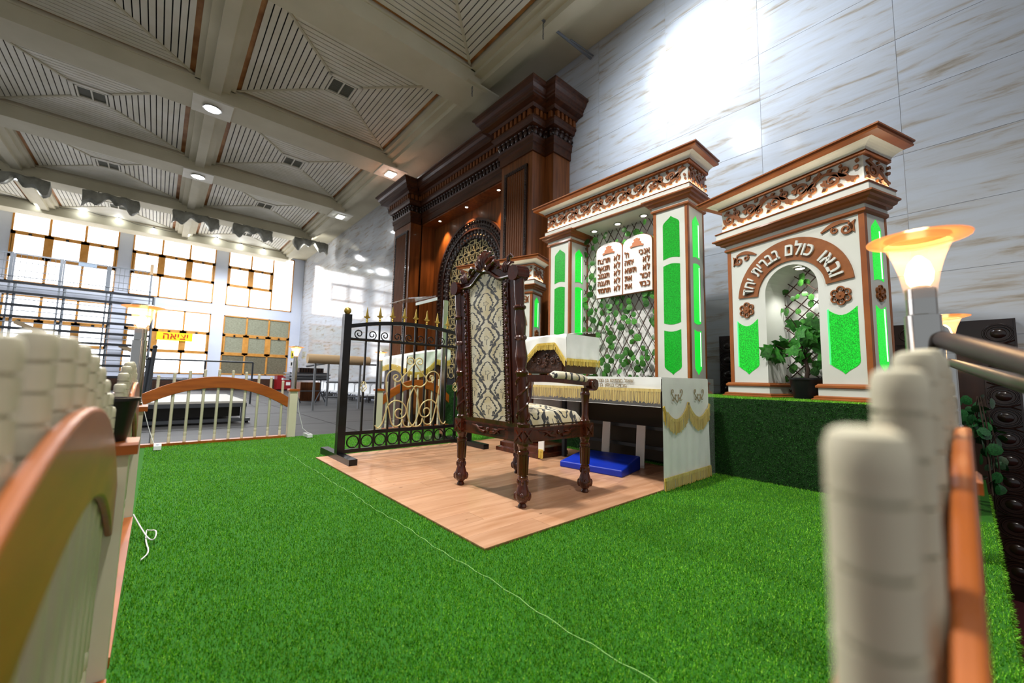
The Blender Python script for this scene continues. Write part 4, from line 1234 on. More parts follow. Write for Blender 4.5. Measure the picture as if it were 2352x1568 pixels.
# knuckle scrolls of the carved foot, flutes on the shaft
for k in range(4):
    a = k*PI/2+PI/4
    legm.ball((0.036*math.cos(a), 0.036*math.sin(a), 0.075), 0.017, 7, 5, 1, 1, 1.6)
    legm.ball((0.026*math.cos(a), 0.026*math.sin(a), 0.155), 0.010, 6, 4, 1, 1, 2.0)
for k in range(8):
    a = k*PI/4
    legm.tube([(0.026*math.cos(a), 0.026*math.sin(a), 0.195), (0.030*math.cos(a), 0.030*math.sin(a), 0.305)], 0.006, 5)
LEGM = legm.mesh('leg', M_MAHO, True)
for x, y in ((-HXr, YB_), (HXr, YB_), (-HXf, YFf), (HXf, YFf)):
    link('leg', LEGM, chair, (x, y, 0))
# corner blocks with cross rosette
blk = MB().box(-0.04, 0.04, -0.04, 0.04, 0.375, 0.468)
for fx in (-1, 1):
    for q in (0, 1):
        for sg in (-1, 1):
            if q: blk.bar((fx*0.041, -0.028, 0.42-sg*0.03), (fx*0.041, 0.028, 0.42+sg*0.03), 0.010, 0.012, (1, 0, 0))
            else: blk.bar((-0.028, fx*0.041, 0.42-sg*0.03), (0.028, fx*0.041, 0.42+sg*0.03), 0.010, 0.012, (0, 1, 0))
    blk.ball((fx*0.042, 0, 0.42), 0.009, 6, 4); blk.ball((0, fx*0.042, 0.42), 0.009, 6, 4)
BLK = blk.mesh('corner_block', M_MAHO, True)
for x, y in ((-HXr, YB_), (HXr, YB_), (-HXf, YFf), (HXf, YFf)):
    link('corner_block', BLK, chair, (x, y, 0))
def rail(a, c, name='seat_rail'):
    a, c = Vector(a), Vector(c); L = (c-a).length; d = (c-a).normalized()
    rz = math.atan2(d.y, d.x)
    b = MB().box(0.03, L-0.03, -0.018, 0.018, 0.385, 0.458)
    b.box(0.03, L-0.03, -0.024, 0.024, 0.380, 0.392); b.box(0.03, L-0.03, -0.022, 0.022, 0.452, 0.462)
    o = b.build(name, M_MAHO, chair, loc=(a.x, a.y, 0), rot=(0, 0, rz))
    cv_ = MB()
    for sd in (-1, 1):
        y = sd*0.022
        cv_.ball((L/2, y, 0.425), 0.013, 7, 5, 1, 0.7, 1.2)
        for s in (-1, 1):
            cv_.tube([(L/2+s*0.03, y, 0.405), (L/2+s*0.075, y, 0.412), (L/2+s*0.115, y, 0.435), (L/2+s*0.17, y, 0.442)], [0.010, 0.012, 0.008, 0.003], 6)
            cv_.tube([(L/2+s*0.05, y, 0.432), (L/2+s*0.085, y, 0.428), (L/2+s*0.12, y, 0.41)], [0.004, 0.008, 0.003], 6)
    cv_.build('rail_carving', M_MAHO, o, True)
rail((-HXr, YB_, 0), (HXr, YB_, 0)); rail((-HXf, YFf, 0), (HXf, YFf, 0))
rail((HXr, YB_, 0), (HXf, YFf, 0)); rail((-HXr, YB_, 0), (-HXf, YFf, 0))
# seat cushion
def pillow(x0, x1, y0, y1, z0, zt, dome, n=12, rx=0.05):
    V = []; F = []
    for i in range(n+1):
        for j in range(n+1):
            u, v = i/n, j/n
            x = x0+(x1-x0)*u; y = y0+(y1-y0)*v
            e = min(u, 1-u)*(x1-x0); f = min(v, 1-v)*(y1-y0)
            k = min(1, e/rx); q = min(1, f/rx)
            edge = math.sqrt(max(0, 1-(1-k)**2))*math.sqrt(max(0, 1-(1-q)**2))
            V.append((x, y, z0+(zt-z0)*edge+dome*math.sin(PI*u)*math.sin(PI*v)))
    for i in range(n):
        for j in range(n):
            a = i*(n+1)+j; F.append((a, a+n+1, a+n+2, a+1))
    o = len(V)
    V += [(x0, y0, z0-0.02), (x1, y0, z0-0.02), (x1, y1, z0-0.02), (x0, y1, z0-0.02)]
    E0 = [j for j in range(n+1)]; E1 = [n*(n+1)+j for j in range(n+1)]; E2 = [i*(n+1) for i in range(n+1)]; E3 = [i*(n+1)+n for i in range(n+1)]
    for i in range(n): pass
    F += [tuple(reversed(E2))+(o, o+1), tuple(E3)+(o+2, o+3), tuple(E0)+(o+3, o), tuple(reversed(E1))+(o+1, o+2), (o, o+3, o+2, o+1)]
    return MB().add(V, F)
pillow(-0.305, 0.305, YB_+0.03, YFf+0.03, 0.465, 0.54, 0.045, 14, 0.06).build('seat_cushion', M_DAMS, chair, True)
nl = MB()
for i in range(46):
    u = i/45
    nl.ball((0.304, YB_+0.04+u*(YFf-YB_-0.02), 0.470), 0.0055, 6, 4)
    nl.ball((-0.3+0.6*u, YB_+0.028, 0.470), 0.0055, 6, 4)
nl.build('nailheads', M_NAIL, chair)
# back: leaning frame
LEAN = 0.0695
bk = bpy.data.objects.new('backrest', None); COL.objects.link(bk); bk.parent = chair
bk.location = (0, YB_, 0.46); bk.rotation_euler = (LEAN, 0, 0)
POST = [(0.036, 0.0), (0.040, 0.012), (0.040, 0.03), (0.031, 0.04), (0.034, 0.10), (0.033, 0.30), (0.034, 0.315), (0.040, 0.325), (0.040, 0.335), (0.030, 0.345), (0.028, 0.36), (0.038, 0.41), (0.037, 0.44), (0.028, 0.50), (0.027, 0.52), (0.038, 0.53), (0.038, 0.542), (0.030, 0.55), (0.034, 0.59), (0.037, 0.63), (0.029, 0.70), (0.039, 0.712), (0.039, 0.724), (0.028, 0.732), (0.030, 0.76), (0.032, 0.78), (0.032, 0.895)]
pm = turned(POST, 16)
for ph in (0, PI):
    pm.tube([(0.036*math.cos(2.2*PI*i/24*1.2+ph), 0.036*math.sin(2.2*PI*i/24*1.2+ph), 0.05+0.25*i/24) for i in range(25)], 0.008, 6)
PM = pm.mesh('back_post', M_MAHO, True)
for s in (-1, 1):
    p = link('back_post', PM, bk, (s*HXr, 0, 0))
    cap = MB().box(-0.042, 0.042, -0.042, 0.042, 0.895, 0.955)
    cap.tube([(0, -0.048, 0.925), (0, 0.048, 0.925)], 0.047, 12)
    cap.build('post_cap', M_MAHO, p, True)
    # carved stile beside the panel
    sx0 = 0.175
    st = MB().box(min(s*sx0, s*0.285), max(s*sx0, s*0.285), -0.012, 0.03, 0.0, 0.90)
    st.box(min(s*(sx0+0.018), s*(sx0+0.062)), max(s*(sx0+0.018), s*(sx0+0.062)), -0.022, 0, 0.02, 0.88)
    st.build('stile', M_MAHO, bk)
    cv_ = MB(); z = 0.04
    while z < 0.87:
        cv_.ball((s*(sx0+0.04), -0.024, z), 0.013, 6, 4, 0.9, 0.7, 1.4)
        cv_.ball((s*(sx0+0.04+0.012*math.sin(z*60)), -0.026, z+0.028), 0.008, 6, 4, 1, 0.8, 1.3)
        z += 0.055
    cv_.build('stile_carving', M_MAHO, bk, True)
HP = 0.172
def toparc(x): return 0.905+0.075*(math.cos(x/HP*PI)*0.5+0.5)**0.9
P = [(-HP, 0.0)]+[(-HP+2*HP*i/24, toparc(-HP+2*HP*i/24)) for i in range(25)]+[(HP, 0.0)]
MB().poly(P, 0.012, 'xz', 0.0).build('back_panel', M_DAM, bk)
MB().poly(P, 0.03, 'xz', 0.045).build('front_panel', M_DAM, bk)
nl = MB()
for i in range(62):
    for s in (-1, 1): nl.ball((s*HP, -0.014, 0.008+0.9*i/61), 0.005, 6, 4)
for i in range(30):
    x = -HP+2*HP*i/29; nl.ball((x, -0.014, toparc(x)), 0.005, 6, 4)
nl.build('nailheads', M_NAIL, bk)
# crest rail following the arched top
cr_ = MB()
top = [(-0.285+0.57*i/40) for i in range(41)]
def crl(x): return toparc(max(-HP, min(HP, x)))+(0 if abs(x) < HP else -0.0)
def crh(x): return 0.958+0.118*math.exp(-(x/0.135)**2)
cr_.strip([(x, crh(x)) for x in top], [(x, crl(x)+0.001) for x in top], 0.05, 0.04)
cr_.build('crest_rail', M_MAHO, bk)
cm = MB()
cm.tube([(x, -0.014, crl(x)+0.012) for x in top], 0.010, 7)
cm.tube([(x, -0.012, crh(x)-0.006) for x in top], 0.009, 7)
# central shell plumes
for i, (a, l) in enumerate(((-62, 0.095), (-42, 0.12), (-20, 0.135), (0, 0.145), (20, 0.135), (42, 0.12), (62, 0.095))):
    s_, c_ = math.sin(R(a)), math.cos(R(a))
    cm.tube([(0.25*l*s_, -0.005, 0.985), (0.6*l*s_, -0.03, 0.985+0.55*l*c_), (0.95*l*s_, -0.018, 0.985+0.85*l*c_), (1.1*l*s_, 0.008, 0.985+0.98*l*c_)], [0.013, 0.017, 0.016, 0.008], 7)
    cm.ball((1.05*l*s_, 0.0, 0.985+0.97*l*c_), 0.013, 7, 5)
for s in (-1, 1):
    # side scrolls and ears
    cm.tube([(s*0.08, -0.02, 1.02), (s*0.12, -0.024, 1.035), (s*0.15, -0.022, 1.02), (s*0.155, -0.02, 0.995), (s*0.135, -0.02, 0.985)], [0.010, 0.014, 0.013, 0.010, 0.006], 7)
    for k in range(4):
        x0 = 0.195+k*0.018
        cm.tube([(s*x0, -0.016, 0.95), (s*(x0+0.004), -0.024, 0.985), (s*(x0+0.018), -0.015, 1.012-0.004*k), (s*(x0+0.03), 0.0, 1.015-0.006*k)], [0.007, 0.009, 0.009, 0.005], 6)
    cm.tube([(s*0.235, -0.01, 1.00), (s*0.245, -0.016, 1.03), (s*0.262, -0.012, 1.045), (s*0.272, -0.005, 1.03)], [0.012, 0.013, 0.013, 0.009], 7)
cm.build('crest_carving', M_MAHO, bk, True)
MB().box(-0.30, 0.30, -0.02, 0.03, -0.005, 0.03).build('lower_rail', M_MAHO, bk)
# arms
for s in (-1, 1):
    a = MB()
    y0, y1 = YB_+0.0, YFf+0.03
    pts_ = [(s*0.31, y0, 0.755), (s*0.325, y0+0.15, 0.757), (s*0.335, y0+0.3, 0.752), (s*0.338, y1-0.06, 0.738), (s*0.338, y1, 0.735)]
    for p, q in zip(pts_[:-1], pts_[1:]): a.bar(p, q, 0.045, 0.042)
    ar = a.build('arm', M_MAHO, chair)
    MB().tube([(s*0.338-0.035, y1+0.03, 0.722), (s*0.338+0.035, y1+0.03, 0.722)], 0.040, 14).tube([(s*0.338-0.039, y1+0.03, 0.722), (s*0.338+0.039, y1+0.03, 0.722)], 0.016, 10).build('arm_scroll', M_MAHO, ar, True)
    MB().tube([(s*0.333, y0+0.20, 0.770), (s*0.335, y0+0.24, 0.778), (s*0.338, y0+0.38, 0.772), (s*0.338, y1-0.06, 0.757), (s*0.338, y1-0.02, 0.750)], [0.018, 0.029, 0.030, 0.029, 0.020], 12).build('arm_pad', M_DAMS, ar, True)
    sp_ = turned([(0.034, 0.465), (0.036, 0.48), (0.027, 0.49), (0.022, 0.52), (0.024, 0.60), (0.030, 0.645), (0.033, 0.655), (0.033, 0.665), (0.026, 0.675), (0.030, 0.70)], 12)
    sp_.build('arm_post', M_MAHO, chair, True, loc=(s*HXf, YFf, 0))

# ================================================================== WROUGHT IRON GATE
gate = thing('iron_gate', 'black wrought iron screen with gold spearheads and gold scrollwork', 'gate', (-3.72, 1.265, 0), PI/2)
GW = 1.38; GC = GW/2
def arcz(x): return 1.175+0.085*(1-((x-GC)/GC)**2)
for x in (0.0, GW):
    p = MB().box(x-0.033, x+0.033, -0.033, 0.033, 0.0, 1.305).build('post', M_BLACK, gate)
    MB().ball((x, 0, 1.338), 0.033, 14, 9).lathe([(0.024, 1.303), (0.014, 1.315)], 12, (x, 0, 0)).build('ball_finial', M_GOLD, p, True)
    MB().box(x-0.035, x+0.035, -0.34, 0.42, 0.0, 0.062).build('foot', M_BLACK, gate)
xs_ = [0.033+(GW-0.066)*i/24 for i in range(25)]
MB().strip([(x, arcz(x)+0.035) for x in xs_], [(x, arcz(x)) for x in xs_], 0.035, 0.0175).build('top_rail', M_BLACK, gate)
MB().tube([(0.0, 0, 1.085), (GW, 0, 1.085)], 0.013, 10).build('cross_rail', M_BLACK, gate, True)
MB().box(0.033, GW-0.033, -0.014, 0.014, 0.215, 0.248).build('cross_rail', M_BLACK, gate)
MB().box(0.033, GW-0.033, -0.014, 0.014, 0.060, 0.092).build('bottom_rail', M_BLACK, gate)
ga = [(0.035+(GW-0.07)*i/24) for i in range(25)]
gz = MB()
gz.add([(x, y, 1.035+0.08*(1-((x-GC)/GC)**2)) for x in ga for y in (0.10, 0.17)], [(2*i, 2*i+1, 2*i+3, 2*i+2) for i in range(24)])
gz.add([(x, y, 1.032+0.08*(1-((x-GC)/GC)**2)) for x in ga for y in (0.10, 0.17)], [(2*i, 2*i+2, 2*i+3, 2*i+1) for i in range(24)])
gz.build('gold_arch_strip', M_GOLDM, gate)
BX = [0.182+0.1263*i for i in range(9)]
SPEAR = MB().lathe([(0.007, 0.0), (0.012, 0.008), (0.008, 0.016), (0.013, 0.024), (0.008, 0.034), (0.012, 0.040)], 8)
SPEAR.add([(-0.028, -0.004, 0.052), (-0.03, -0.004, 0.062), (-0.016, -0.004, 0.062), (0, -0.004, 0.155), (0.016, -0.004, 0.062), (0.03, -0.004, 0.062), (0.028, -0.004, 0.052), (0, -0.004, 0.040),
           (-0.028, 0.004, 0.052), (-0.03, 0.004, 0.062), (-0.016, 0.004, 0.062), (0, 0.002, 0.155), (0.016, 0.004, 0.062), (0.03, 0.004, 0.062), (0.028, 0.004, 0.052), (0, 0.004, 0.040), (0, -0.014, 0.075), (0, 0.014, 0.075)],
          [(0, 7, 16), (0, 16, 2, 1), (2, 16, 3), (3, 16, 4), (4, 16, 6, 5), (6, 16, 7), (8, 17, 15), (8, 9, 10, 17), (10, 11, 17), (11, 12, 17), (12, 13, 14, 17), (14, 15, 17), (0, 1, 9, 8), (5, 6, 14, 13), (1, 2, 10, 9), (4, 5, 13, 12), (2, 3, 11, 10), (3, 4, 12, 11), (0, 8, 15, 7), (6, 7, 15, 14)])
SPEAR = SPEAR.mesh('spearhead', M_GOLD)
BASK = MB()
for k in range(4):
    BASK.tube([(0.030*math.sin(PI*i/10)*math.cos(k*PI/2+i*0.35), 0.030*math.sin(PI*i/10)*math.sin(k*PI/2+i*0.35), -0.055+0.11*i/10) for i in range(11)], 0.0035, 5)
BASK = BASK.mesh('basket_twist', M_GOLDM, True)
for i, x in enumerate(BX):
    if i in (0, 8):
        MB().box(x-0.008, x+0.008, -0.008, 0.008, 0.24, 0.60).box(x-0.008, x+0.008, -0.008, 0.008, 0.70, arcz(x)).build('bar', M_BLACK, gate)
        link('basket_twist', BASK, gate, (x, 0, 0.65))
    else:
        MB().box(x-0.008, x+0.008, -0.008, 0.008, 0.24, arcz(x)).build('bar', M_BLACK, gate)
    link('spearhead', SPEAR, gate, (x, 0, arcz(x)+0.03))
# scrolls between the rails
ss = MB()
sp = [(0.044*(1-0.75*t)*math.cos(-PI/2+t*2*PI*1.35), 0.044*(1-0.75*t)*math.sin(-PI/2+t*2*PI*1.35)) for t in [i/20 for i in range(21)]]
SCROLL = MB().tube([(x, 0, z) for x, z in sp], 0.0055, 6).mesh('scroll', M_BLACK, True)
for i in range(10):
    xa = 0.115+0.1263*i
    link('scroll', SCROLL, gate, (xa, 0, 1.137), (0, 0, 0 if i % 2 else PI))
RING = MB().tube([(0.052*math.cos(2*PI*i/20), 0, 0.052*math.sin(2*PI*i/20)) for i in range(20)], 0.0065, 6, closed=True).mesh('ring', M_BLACK, True)
for i in range(10):
    xa = 0.112+0.1283*i
    link('ring', RING, gate, (xa, 0, 0.153))
    if i < 9: MB().box(xa+0.064-0.008, xa+0.064+0.008, -0.008, 0.008, 0.09, 0.217).build('short_bar', M_BLACK, gate)
PATHS = dict(
 outer=[(-0.106, 0.337), (-0.128, 0.282), (-0.175, 0.262), (-0.221, 0.283), (-0.246, 0.381), (-0.278, 0.545), (-0.301, 0.694), (-0.286, 0.776), (-0.228, 0.817), (-0.167, 0.799), (-0.131, 0.749), (-0.15, 0.707), (-0.19, 0.697), (-0.226, 0.721), (-0.225, 0.755), (-0.194, 0.771), (-0.172, 0.752), (-0.192, 0.733)],
 lower=[(-0.385, 0.290), (-0.365, 0.258), (-0.334, 0.275), (-0.309, 0.318), (-0.293, 0.39), (-0.263, 0.478), (-0.209, 0.518), (-0.144, 0.513), (-0.092, 0.473), (-0.068, 0.412), (-0.087, 0.359), (-0.135, 0.338), (-0.181, 0.359), (-0.195, 0.401), (-0.172, 0.434), (-0.132, 0.433), (-0.118, 0.41), (-0.129, 0.38)],
 curl=[(-0.001, 0.878), (-0.006, 0.925), (-0.048, 0.945), (-0.081, 0.93), (-0.088, 0.894), (-0.061, 0.872), (-0.028, 0.885), (-0.038, 0.912), (-0.059, 0.911)],
 spade=[(-0.002, 0.886), (-0.067, 0.805), (-0.127, 0.75), (-0.142, 0.711), (-0.123, 0.673), (-0.076, 0.646), (-0.038, 0.654), (-0.021, 0.662), (0.01, 0.631), (0.05, 0.532), (0.067, 0.446), (0.058, 0.36), (0.019, 0.277), (-0.022, 0.252), (-0.073, 0.258), (-0.099, 0.284), (-0.106, 0.329)])
def smooth(P, it=2):
    for _ in range(it):
        Q = [P[0]]
        for a, c in zip(P[:-1], P[1:]):
            Q += [tuple(p*0.75+q*0.25 for p, q in zip(a, c)), tuple(p*0.25+q*0.75 for p, q in zip(a, c))]
        P = Q+[P[-1]]
    return P
for k, P in PATHS.items():
    for s in (1, -1):
        MB().tube([(GC+s*x, -0.016, z) for x, z in smooth(P)], 0.0065, 6).build('gold_scroll', M_GOLDM, gate, True)

# ================================================================== TABLE, CLOTH, THINGS UNDER AND BEHIND IT
TX0, TX1, TY0, TY1, TZ = -2.68, -1.44, 2.675, 3.39, 0.772
tab = thing('folding_table', 'long folding table with grey steel legs hidden under the white cloth', 'table', (TX0, TY0, 0))
TWd, TDp = TX1-TX0, TY1-TY0
MB().box(0, TWd, 0, TDp, TZ-0.03, TZ).build('tabletop', mat('grey_tabletop', '#77736b', 0.6), tab)
for x in (0.02, TWd-0.05):
    for y in (0.34, TDp-0.1):
        MB().box(x, x+0.035, y, y+0.035, 0.008, TZ-0.03).build('leg', M_STEELD, tab)
    MB().box(x+0.005, x+0.03, 0.34, TDp-0.06, 0.22, 0.25).build('stretcher', M_STEELD, tab)
for z in (0.16, 0.33): MB().box(0.1, TWd-0.1, TDp-0.095, TDp-0.07, z, z+0.03).build('stretcher', M_STEELD, tab)
cl = thing('tablecloth', 'white satin tablecloth with gold fringes and lettering on the long table', 'tablecloth', (TX0, TY0, 0))
x0, x1, y0, y1, zt = -0.012, TWd+0.015, -0.018, TDp+0.015, TZ+0.006
MB().box(x0, x1, y0, y1, TZ, zt+0.006).build('top_sheet', M_CLOTH, cl)
def hang(name, f, n, za, zb, m, seedv=1, parent=None, nz=8, amp=0.006):
    """f(u) -> (x, y, nx, ny) on the hem line; hangs from za to zb"""
    V = []; F = []
    for i in range(n+1):
        u = i/n; x, y, nx, ny = f(u)
        for j in range(nz+1):
            v = j/nz; z = za+(zb-za)*v
            k = amp*v*(math.sin(u*19+seedv)+0.6*math.sin(u*41+seedv*2+v*1.5))
            V.append((x+nx*(k+0.004), y+ny*(k+0.004), z))
    for i in range(n):
        for j in range(nz):
            a = i*(nz+1)+j; F.append((a, a+1, a+nz+2, a+nz+1))
    o = MB().add(V, F).build(name, m, parent or cl, True)
    return o
fe = lambda u: (x1, y0+(y1-y0)*u, 1, 0)
ff = lambda u: (x0+(x1-x0)*u, y0, 0, -1)
fwst = lambda u: (x0, y0+(y1-y0)*u, -1, 0)
fb = lambda u: (x0+(x1-x0)*u, y1, 0, 1)
hang('side_drop', fe, 44, zt, 0.012, M_CLOTH, 1)
hang('side_drop', fwst, 24, zt, 0.35, M_CLOTH, 2)
hang('front_drop', ff, 50, zt, 0.685, M_CLOTH, 3, amp=0.003)
hang('back_drop', fb, 24, zt, 0.05, mat('shade_brown_cloth', '#4a4238', 0.8), 4)  # back of the white cloth coloured brown to stand for shade under the table
def fringe(name, f, n, ztop, ln, parent, off=0.012, seedv=1, w_=0.004, hole=0.0):
    r_ = random.Random(seedv); b = MB()
    for i in range(n):
        u = (i+0.5)/n; x, y, nx, ny = f(u); z = ztop(u) if callable(ztop) else ztop
        o_ = off+r_.uniform(-0.002, 0.004); l = ln*r_.uniform(0.9, 1.08); sw = r_.uniform(-0.004, 0.004)
        tx, ty = -ny, nx
        a = (x+nx*o_, y+ny*o_, z); c = (x+nx*(o_+0.002)+tx*sw, y+ny*(o_+0.002)+ty*sw, z-l)
        b.bar(a, c, w_, w_*0.8)
    for i in range(int(n/2)):                       # braid above the strands
        u, u_ = i/(n/2), (i+1)/(n/2)
        za, zb = (ztop(u), ztop(min(1, u_))) if callable(ztop) else (ztop, ztop)
        p, q = f(u), f(min(1, u_))
        b.bar((p[0]+p[2]*off, p[1]+p[3]*off, za), (q[0]+q[2]*off, q[1]+q[3]*off, zb), 0.007, 0.022)
    o = b.build(name, M_FRINGE, parent); o['kind'] = 'stuff'
    return o
fringe('fringe', ff, 210, 0.690, 0.088, cl, 0.012, 2)
fringe('fringe', fe, 130, 0.082, 0.072, cl, 0.014, 3)
def scal(u): return 0.60-0.125*abs(math.sin(u*2*PI))**0.7*(1 if u < 1 else 0)+(0.0 if 0.05 < u < 0.95 else -0.02)
fringe('swag_fringe', fe, 120, scal, 0.092, cl, 0.014, 4, 0.0045)
M_EMB = mat('brown_gold_embroidery', '#8a7446', 0.6)
em = MB()
for yc in (0.18, 0.54):
    for s in (-1, 1):
        pth = [(0.0, 0.605), (0.025*s, 0.63), (0.06*s, 0.645), (0.085*s, 0.675), (0.075*s, 0.70), (0.055*s, 0.695), (0.06*s, 0.675)]
        em.tube([(x1+0.014, yc+a, z) for a, z in smooth(pth)], 0.0035, 5)
        em.tube([(x1+0.014, yc+a, z) for a, z in smooth([(0.02*s, 0.625), (0.03*s, 0.655), (0.015*s, 0.665), (0.012*s, 0.65)])], 0.003, 5)
        em.tube([(x1+0.014, yc+a, z) for a, z in smooth([(0.05*s, 0.64), (0.05*s, 0.615), (0.075*s, 0.625)])], 0.003, 5)
em.build('embroidery', M_EMB, cl, True)
hebrew('שאול מתתיהו בן חנה שרה משה שלום', cl, TWd-0.20, zt-0.034, 0.036, 0.002, M_EMB, y0-0.011, 0.10)
hebrew('מרדכי בנימין בן חנה', cl, TWd-0.26, zt-0.070, 0.036, 0.002, M_EMB, y0-0.011, 0.10)
pv = thing('plastic_cover', 'clear plastic sheet over the front of the white tablecloth', 'cover', (TX0, TY0, 0))
M_CLEAR = mat('clear_plastic', '#ffffff', 0.08, alpha=0.10, spec=0.8, bump=0.3, bscale=14, col2='#ffffff')
hang('front_sheet', lambda u: (x0-0.01+(x1-x0+0.02)*u, y0-0.024, 0, -1), 50, zt+0.008, 0.575, M_CLEAR, 5, pv, 8, 0.004)
MB().tube([(x0-0.01+(x1-x0+0.02)*i/30, y0-0.030-0.003*math.sin(i*0.9), 0.575) for i in range(31)], 0.002, 5).build('sheet_hem', mat('plastic_hem', '#c9cac8', 0.4), pv)
hang('side_sheet', lambda u: (x1+0.026, y0+(y1-y0+0.05)*u, 1, 0), 30, zt+0.006, 0.02, M_CLEAR, 6, pv, 8, 0.006)

wd = MB()
P4 = [(-2.36, 2.65), (-1.80, 2.735), (-1.87, 3.12), (-2.40, 3.03)]
wd.add([(x+2.1, y-2.85, z) for (x, y), z in zip(P4, (0.009,)*4)]+[(x+2.1, y-2.85, z) for (x, y), z in zip(P4, (0.062, 0.066, 0.125, 0.12))],
       [(3, 2, 1, 0), (4, 5, 6, 7), (0, 1, 5, 4), (1, 2, 6, 5), (2, 3, 7, 6), (3, 0, 4, 7)])
o = wd.build('foot_cushion', M_BLUE, None, loc=(-2.1, 2.85, 0)); bv = o.modifiers.new('bevel', 'BEVEL'); bv.width = 0.012; bv.segments = 3
tag(o, 'blue vinyl wedge cushion on the planks under the table', 'cushion')
for x, lb in ((-2.28, 'white upright board behind the blue cushion, nearer the chair'), (-1.92, 'white upright board behind the blue cushion, nearer the cloth corner')):
    o = MB().box(-0.04, 0.04, -0.006, 0.006, 0.0, 0.36).add([(-0.01, -0.0065, 0.33), (0.01, -0.0065, 0.33), (0, -0.0065, 0.345)], [(0, 1, 2)]).build('white_board', M_WHITE, None, loc=(x, 3.19, 0.009), rot=(-0.09, 0, 0.05))
    tag(o, lb, 'board', 'white boards under the table')

# lectern with white cloth behind the table end
M_CARVP = mat('carved_lectern_panel', '#3e2213', 0.4, col2='#26130a', scale=30, bump=1.0, bscale=26)
lx = thing('wooden_lectern', 'carved wooden lectern under a white cloth, between chair and table', 'lectern', (-2.85, 3.0, 0.0))
MB().band([(0.0, 0.008), (0.0, 0.05), (-0.03, 0.06), (-0.03, 0.10), (-0.06, 0.115)], 0.62, 0.42, x0=-0.46).build('base', M_MAHO, lx, loc=(0, -0.28, 0))
MB().lathe([(0.09, 0.11), (0.1, 0.14), (0.06, 0.17), (0.055, 0.25), (0.08, 0.35), (0.085, 0.45), (0.055, 0.58), (0.06, 0.66), (0.10, 0.7), (0.12, 0.74)], 16, (-0.15, -0.05, 0)).build('turned_column', M_MAHO, lx, True)
b = MB().poly([(-0.22, 0.815), (0.22, 0.815), (0.22, 1.215), (-0.22, 1.155)], 0.86, 'yz', -0.42)
b.build('desk_box', M_ARK, lx)
pn = MB().box(-0.36, 0.40, -0.235, -0.215, 0.825, 1.05).build('carved_panel', M_CARVP, lx)
cv_ = MB()
rr = random.Random(2)
for i in range(16): cv_.ball((0.20+rr.uniform(-.04, .04), -0.24, 0.93+rr.uniform(-.06, .06)), 0.014, 6, 4)
for s in (-1, 1):
    for k in range(2):
        sp = [(0.20+s*(0.09+0.075*k)+0.038*(1-.7*t)*math.cos(s*(PI+t*9)), -0.238, 0.92+0.02*k+0.038*(1-.7*t)*math.sin(t*9)) for t in [i/18 for i in range(19)]]
        cv_.tube(sp, 0.006, 5)
cv_.build('grape_carving', M_ARK, pn, True)
lc = thing('lectern_cloth', 'white cloth with gold fringe draped over the carved lectern', 'cloth', (-2.85, 3.0, 0.0))
def drape(root, xa, xb, yf, yb, zf, zb, bottom, m, seedv):
    """sloping top plus a front drop whose lower edge follows bottom(u)"""
    V = []; F = []; n, nzz = 40, 8
    for i in range(n+1):
        u = i/n; x = xa+(xb-xa)*u
        prof = [(yb, zb), (yf, zf)]+[(yf-0.012-0.012*math.sin(u*23+seedv)*(j/nzz), zf-(zf-bottom(u))*j/nzz) for j in range(1, nzz+1)]
        V += [(x, a, c+0.004*math.sin(u*31+a*9)) for a, c in prof]
    k = nzz+2
    for i in range(n):
        for j in range(k-1):
            a = i*k+j; F.append((a, a+1, a+k+1, a+k))
    o = MB().add(V, F).build('cloth', m, root, True)
    return o
def lb(u): return 0.80 if u < 0.26 else (0.80+(1.075-0.80)*min(1, (u-0.26)/0.36) if u < 0.62 else (1.075 if u < 0.86 else 1.075-(u-0.86)/0.14*0.16))
drape(lc, -0.46, 0.47, -0.245, 0.24, 1.165, 1.235, lb, M_CLOTH, 1)
fringe('fringe', lambda u: (-0.46+0.93*u, -0.262, 0, -1), 150, lambda u: lb(u)+0.008, 0.055, lc, 0.004, 8)
hang('side_drop', lambda u: (0.47, -0.255+0.49*u, 1, 0), 14, 1.17, 0.93, M_CLOTH, 3, lc)
fringe('fringe', lambda u: (0.47, -0.255+0.49*u, 1, 0), 60, 0.935, 0.055, lc, 0.008, 9)
o = MB().box(-0.035, 0.035, -0.004, 0.004, 0.10, 0.42).build('cloth_strip', M_CLOTH, lc, loc=(0.21, -0.29, 0))
fringe('tassel', lambda u: (0.18+0.06*u, -0.29, 0, -1), 14, 0.10, 0.07, lc, 0.004, 12, 0.005)

# lectern behind the gate
l2 = thing('wooden_lectern', 'dark wooden lectern under a green-lit white cloth behind the gate', 'lectern', (-6.18, 3.28, -0.03))
MB().poly([(-0.36, 0.0), (0.36, 0.0), (0.36, 1.24), (-0.36, 1.09)], 0.84, 'yz', -0.42).build('body', M_ARK, l2)
MB().box(-0.45, 0.45, -0.39, 0.39, 0, 0.1).build('base', M_ARK, l2)
for a, c in ((-0.3, -0.02), (0.02, 0.3)):
    MB().box(0.42, 0.432, a, c, 0.2, 0.85).build('side_panel', M_ARKL, l2)
lc2 = thing('lectern_cloth', 'white fringed cloth glowing green on the lectern behind the gate', 'cloth', (-6.18, 3.28, -0.03))
drape(lc2, -0.45, 0.45, -0.385, 0.385, 1.105, 1.265, lambda u: 0.92+0.04*math.sin(u*4), M_CLOTH, 5)
fringe('fringe', lambda u: (-0.45+0.9*u, -0.40, 0, -1), 110, lambda u: 0.93+0.04*math.sin(u*4), 0.08, lc2, 0.004, 21, 0.006)
V = []; F = []
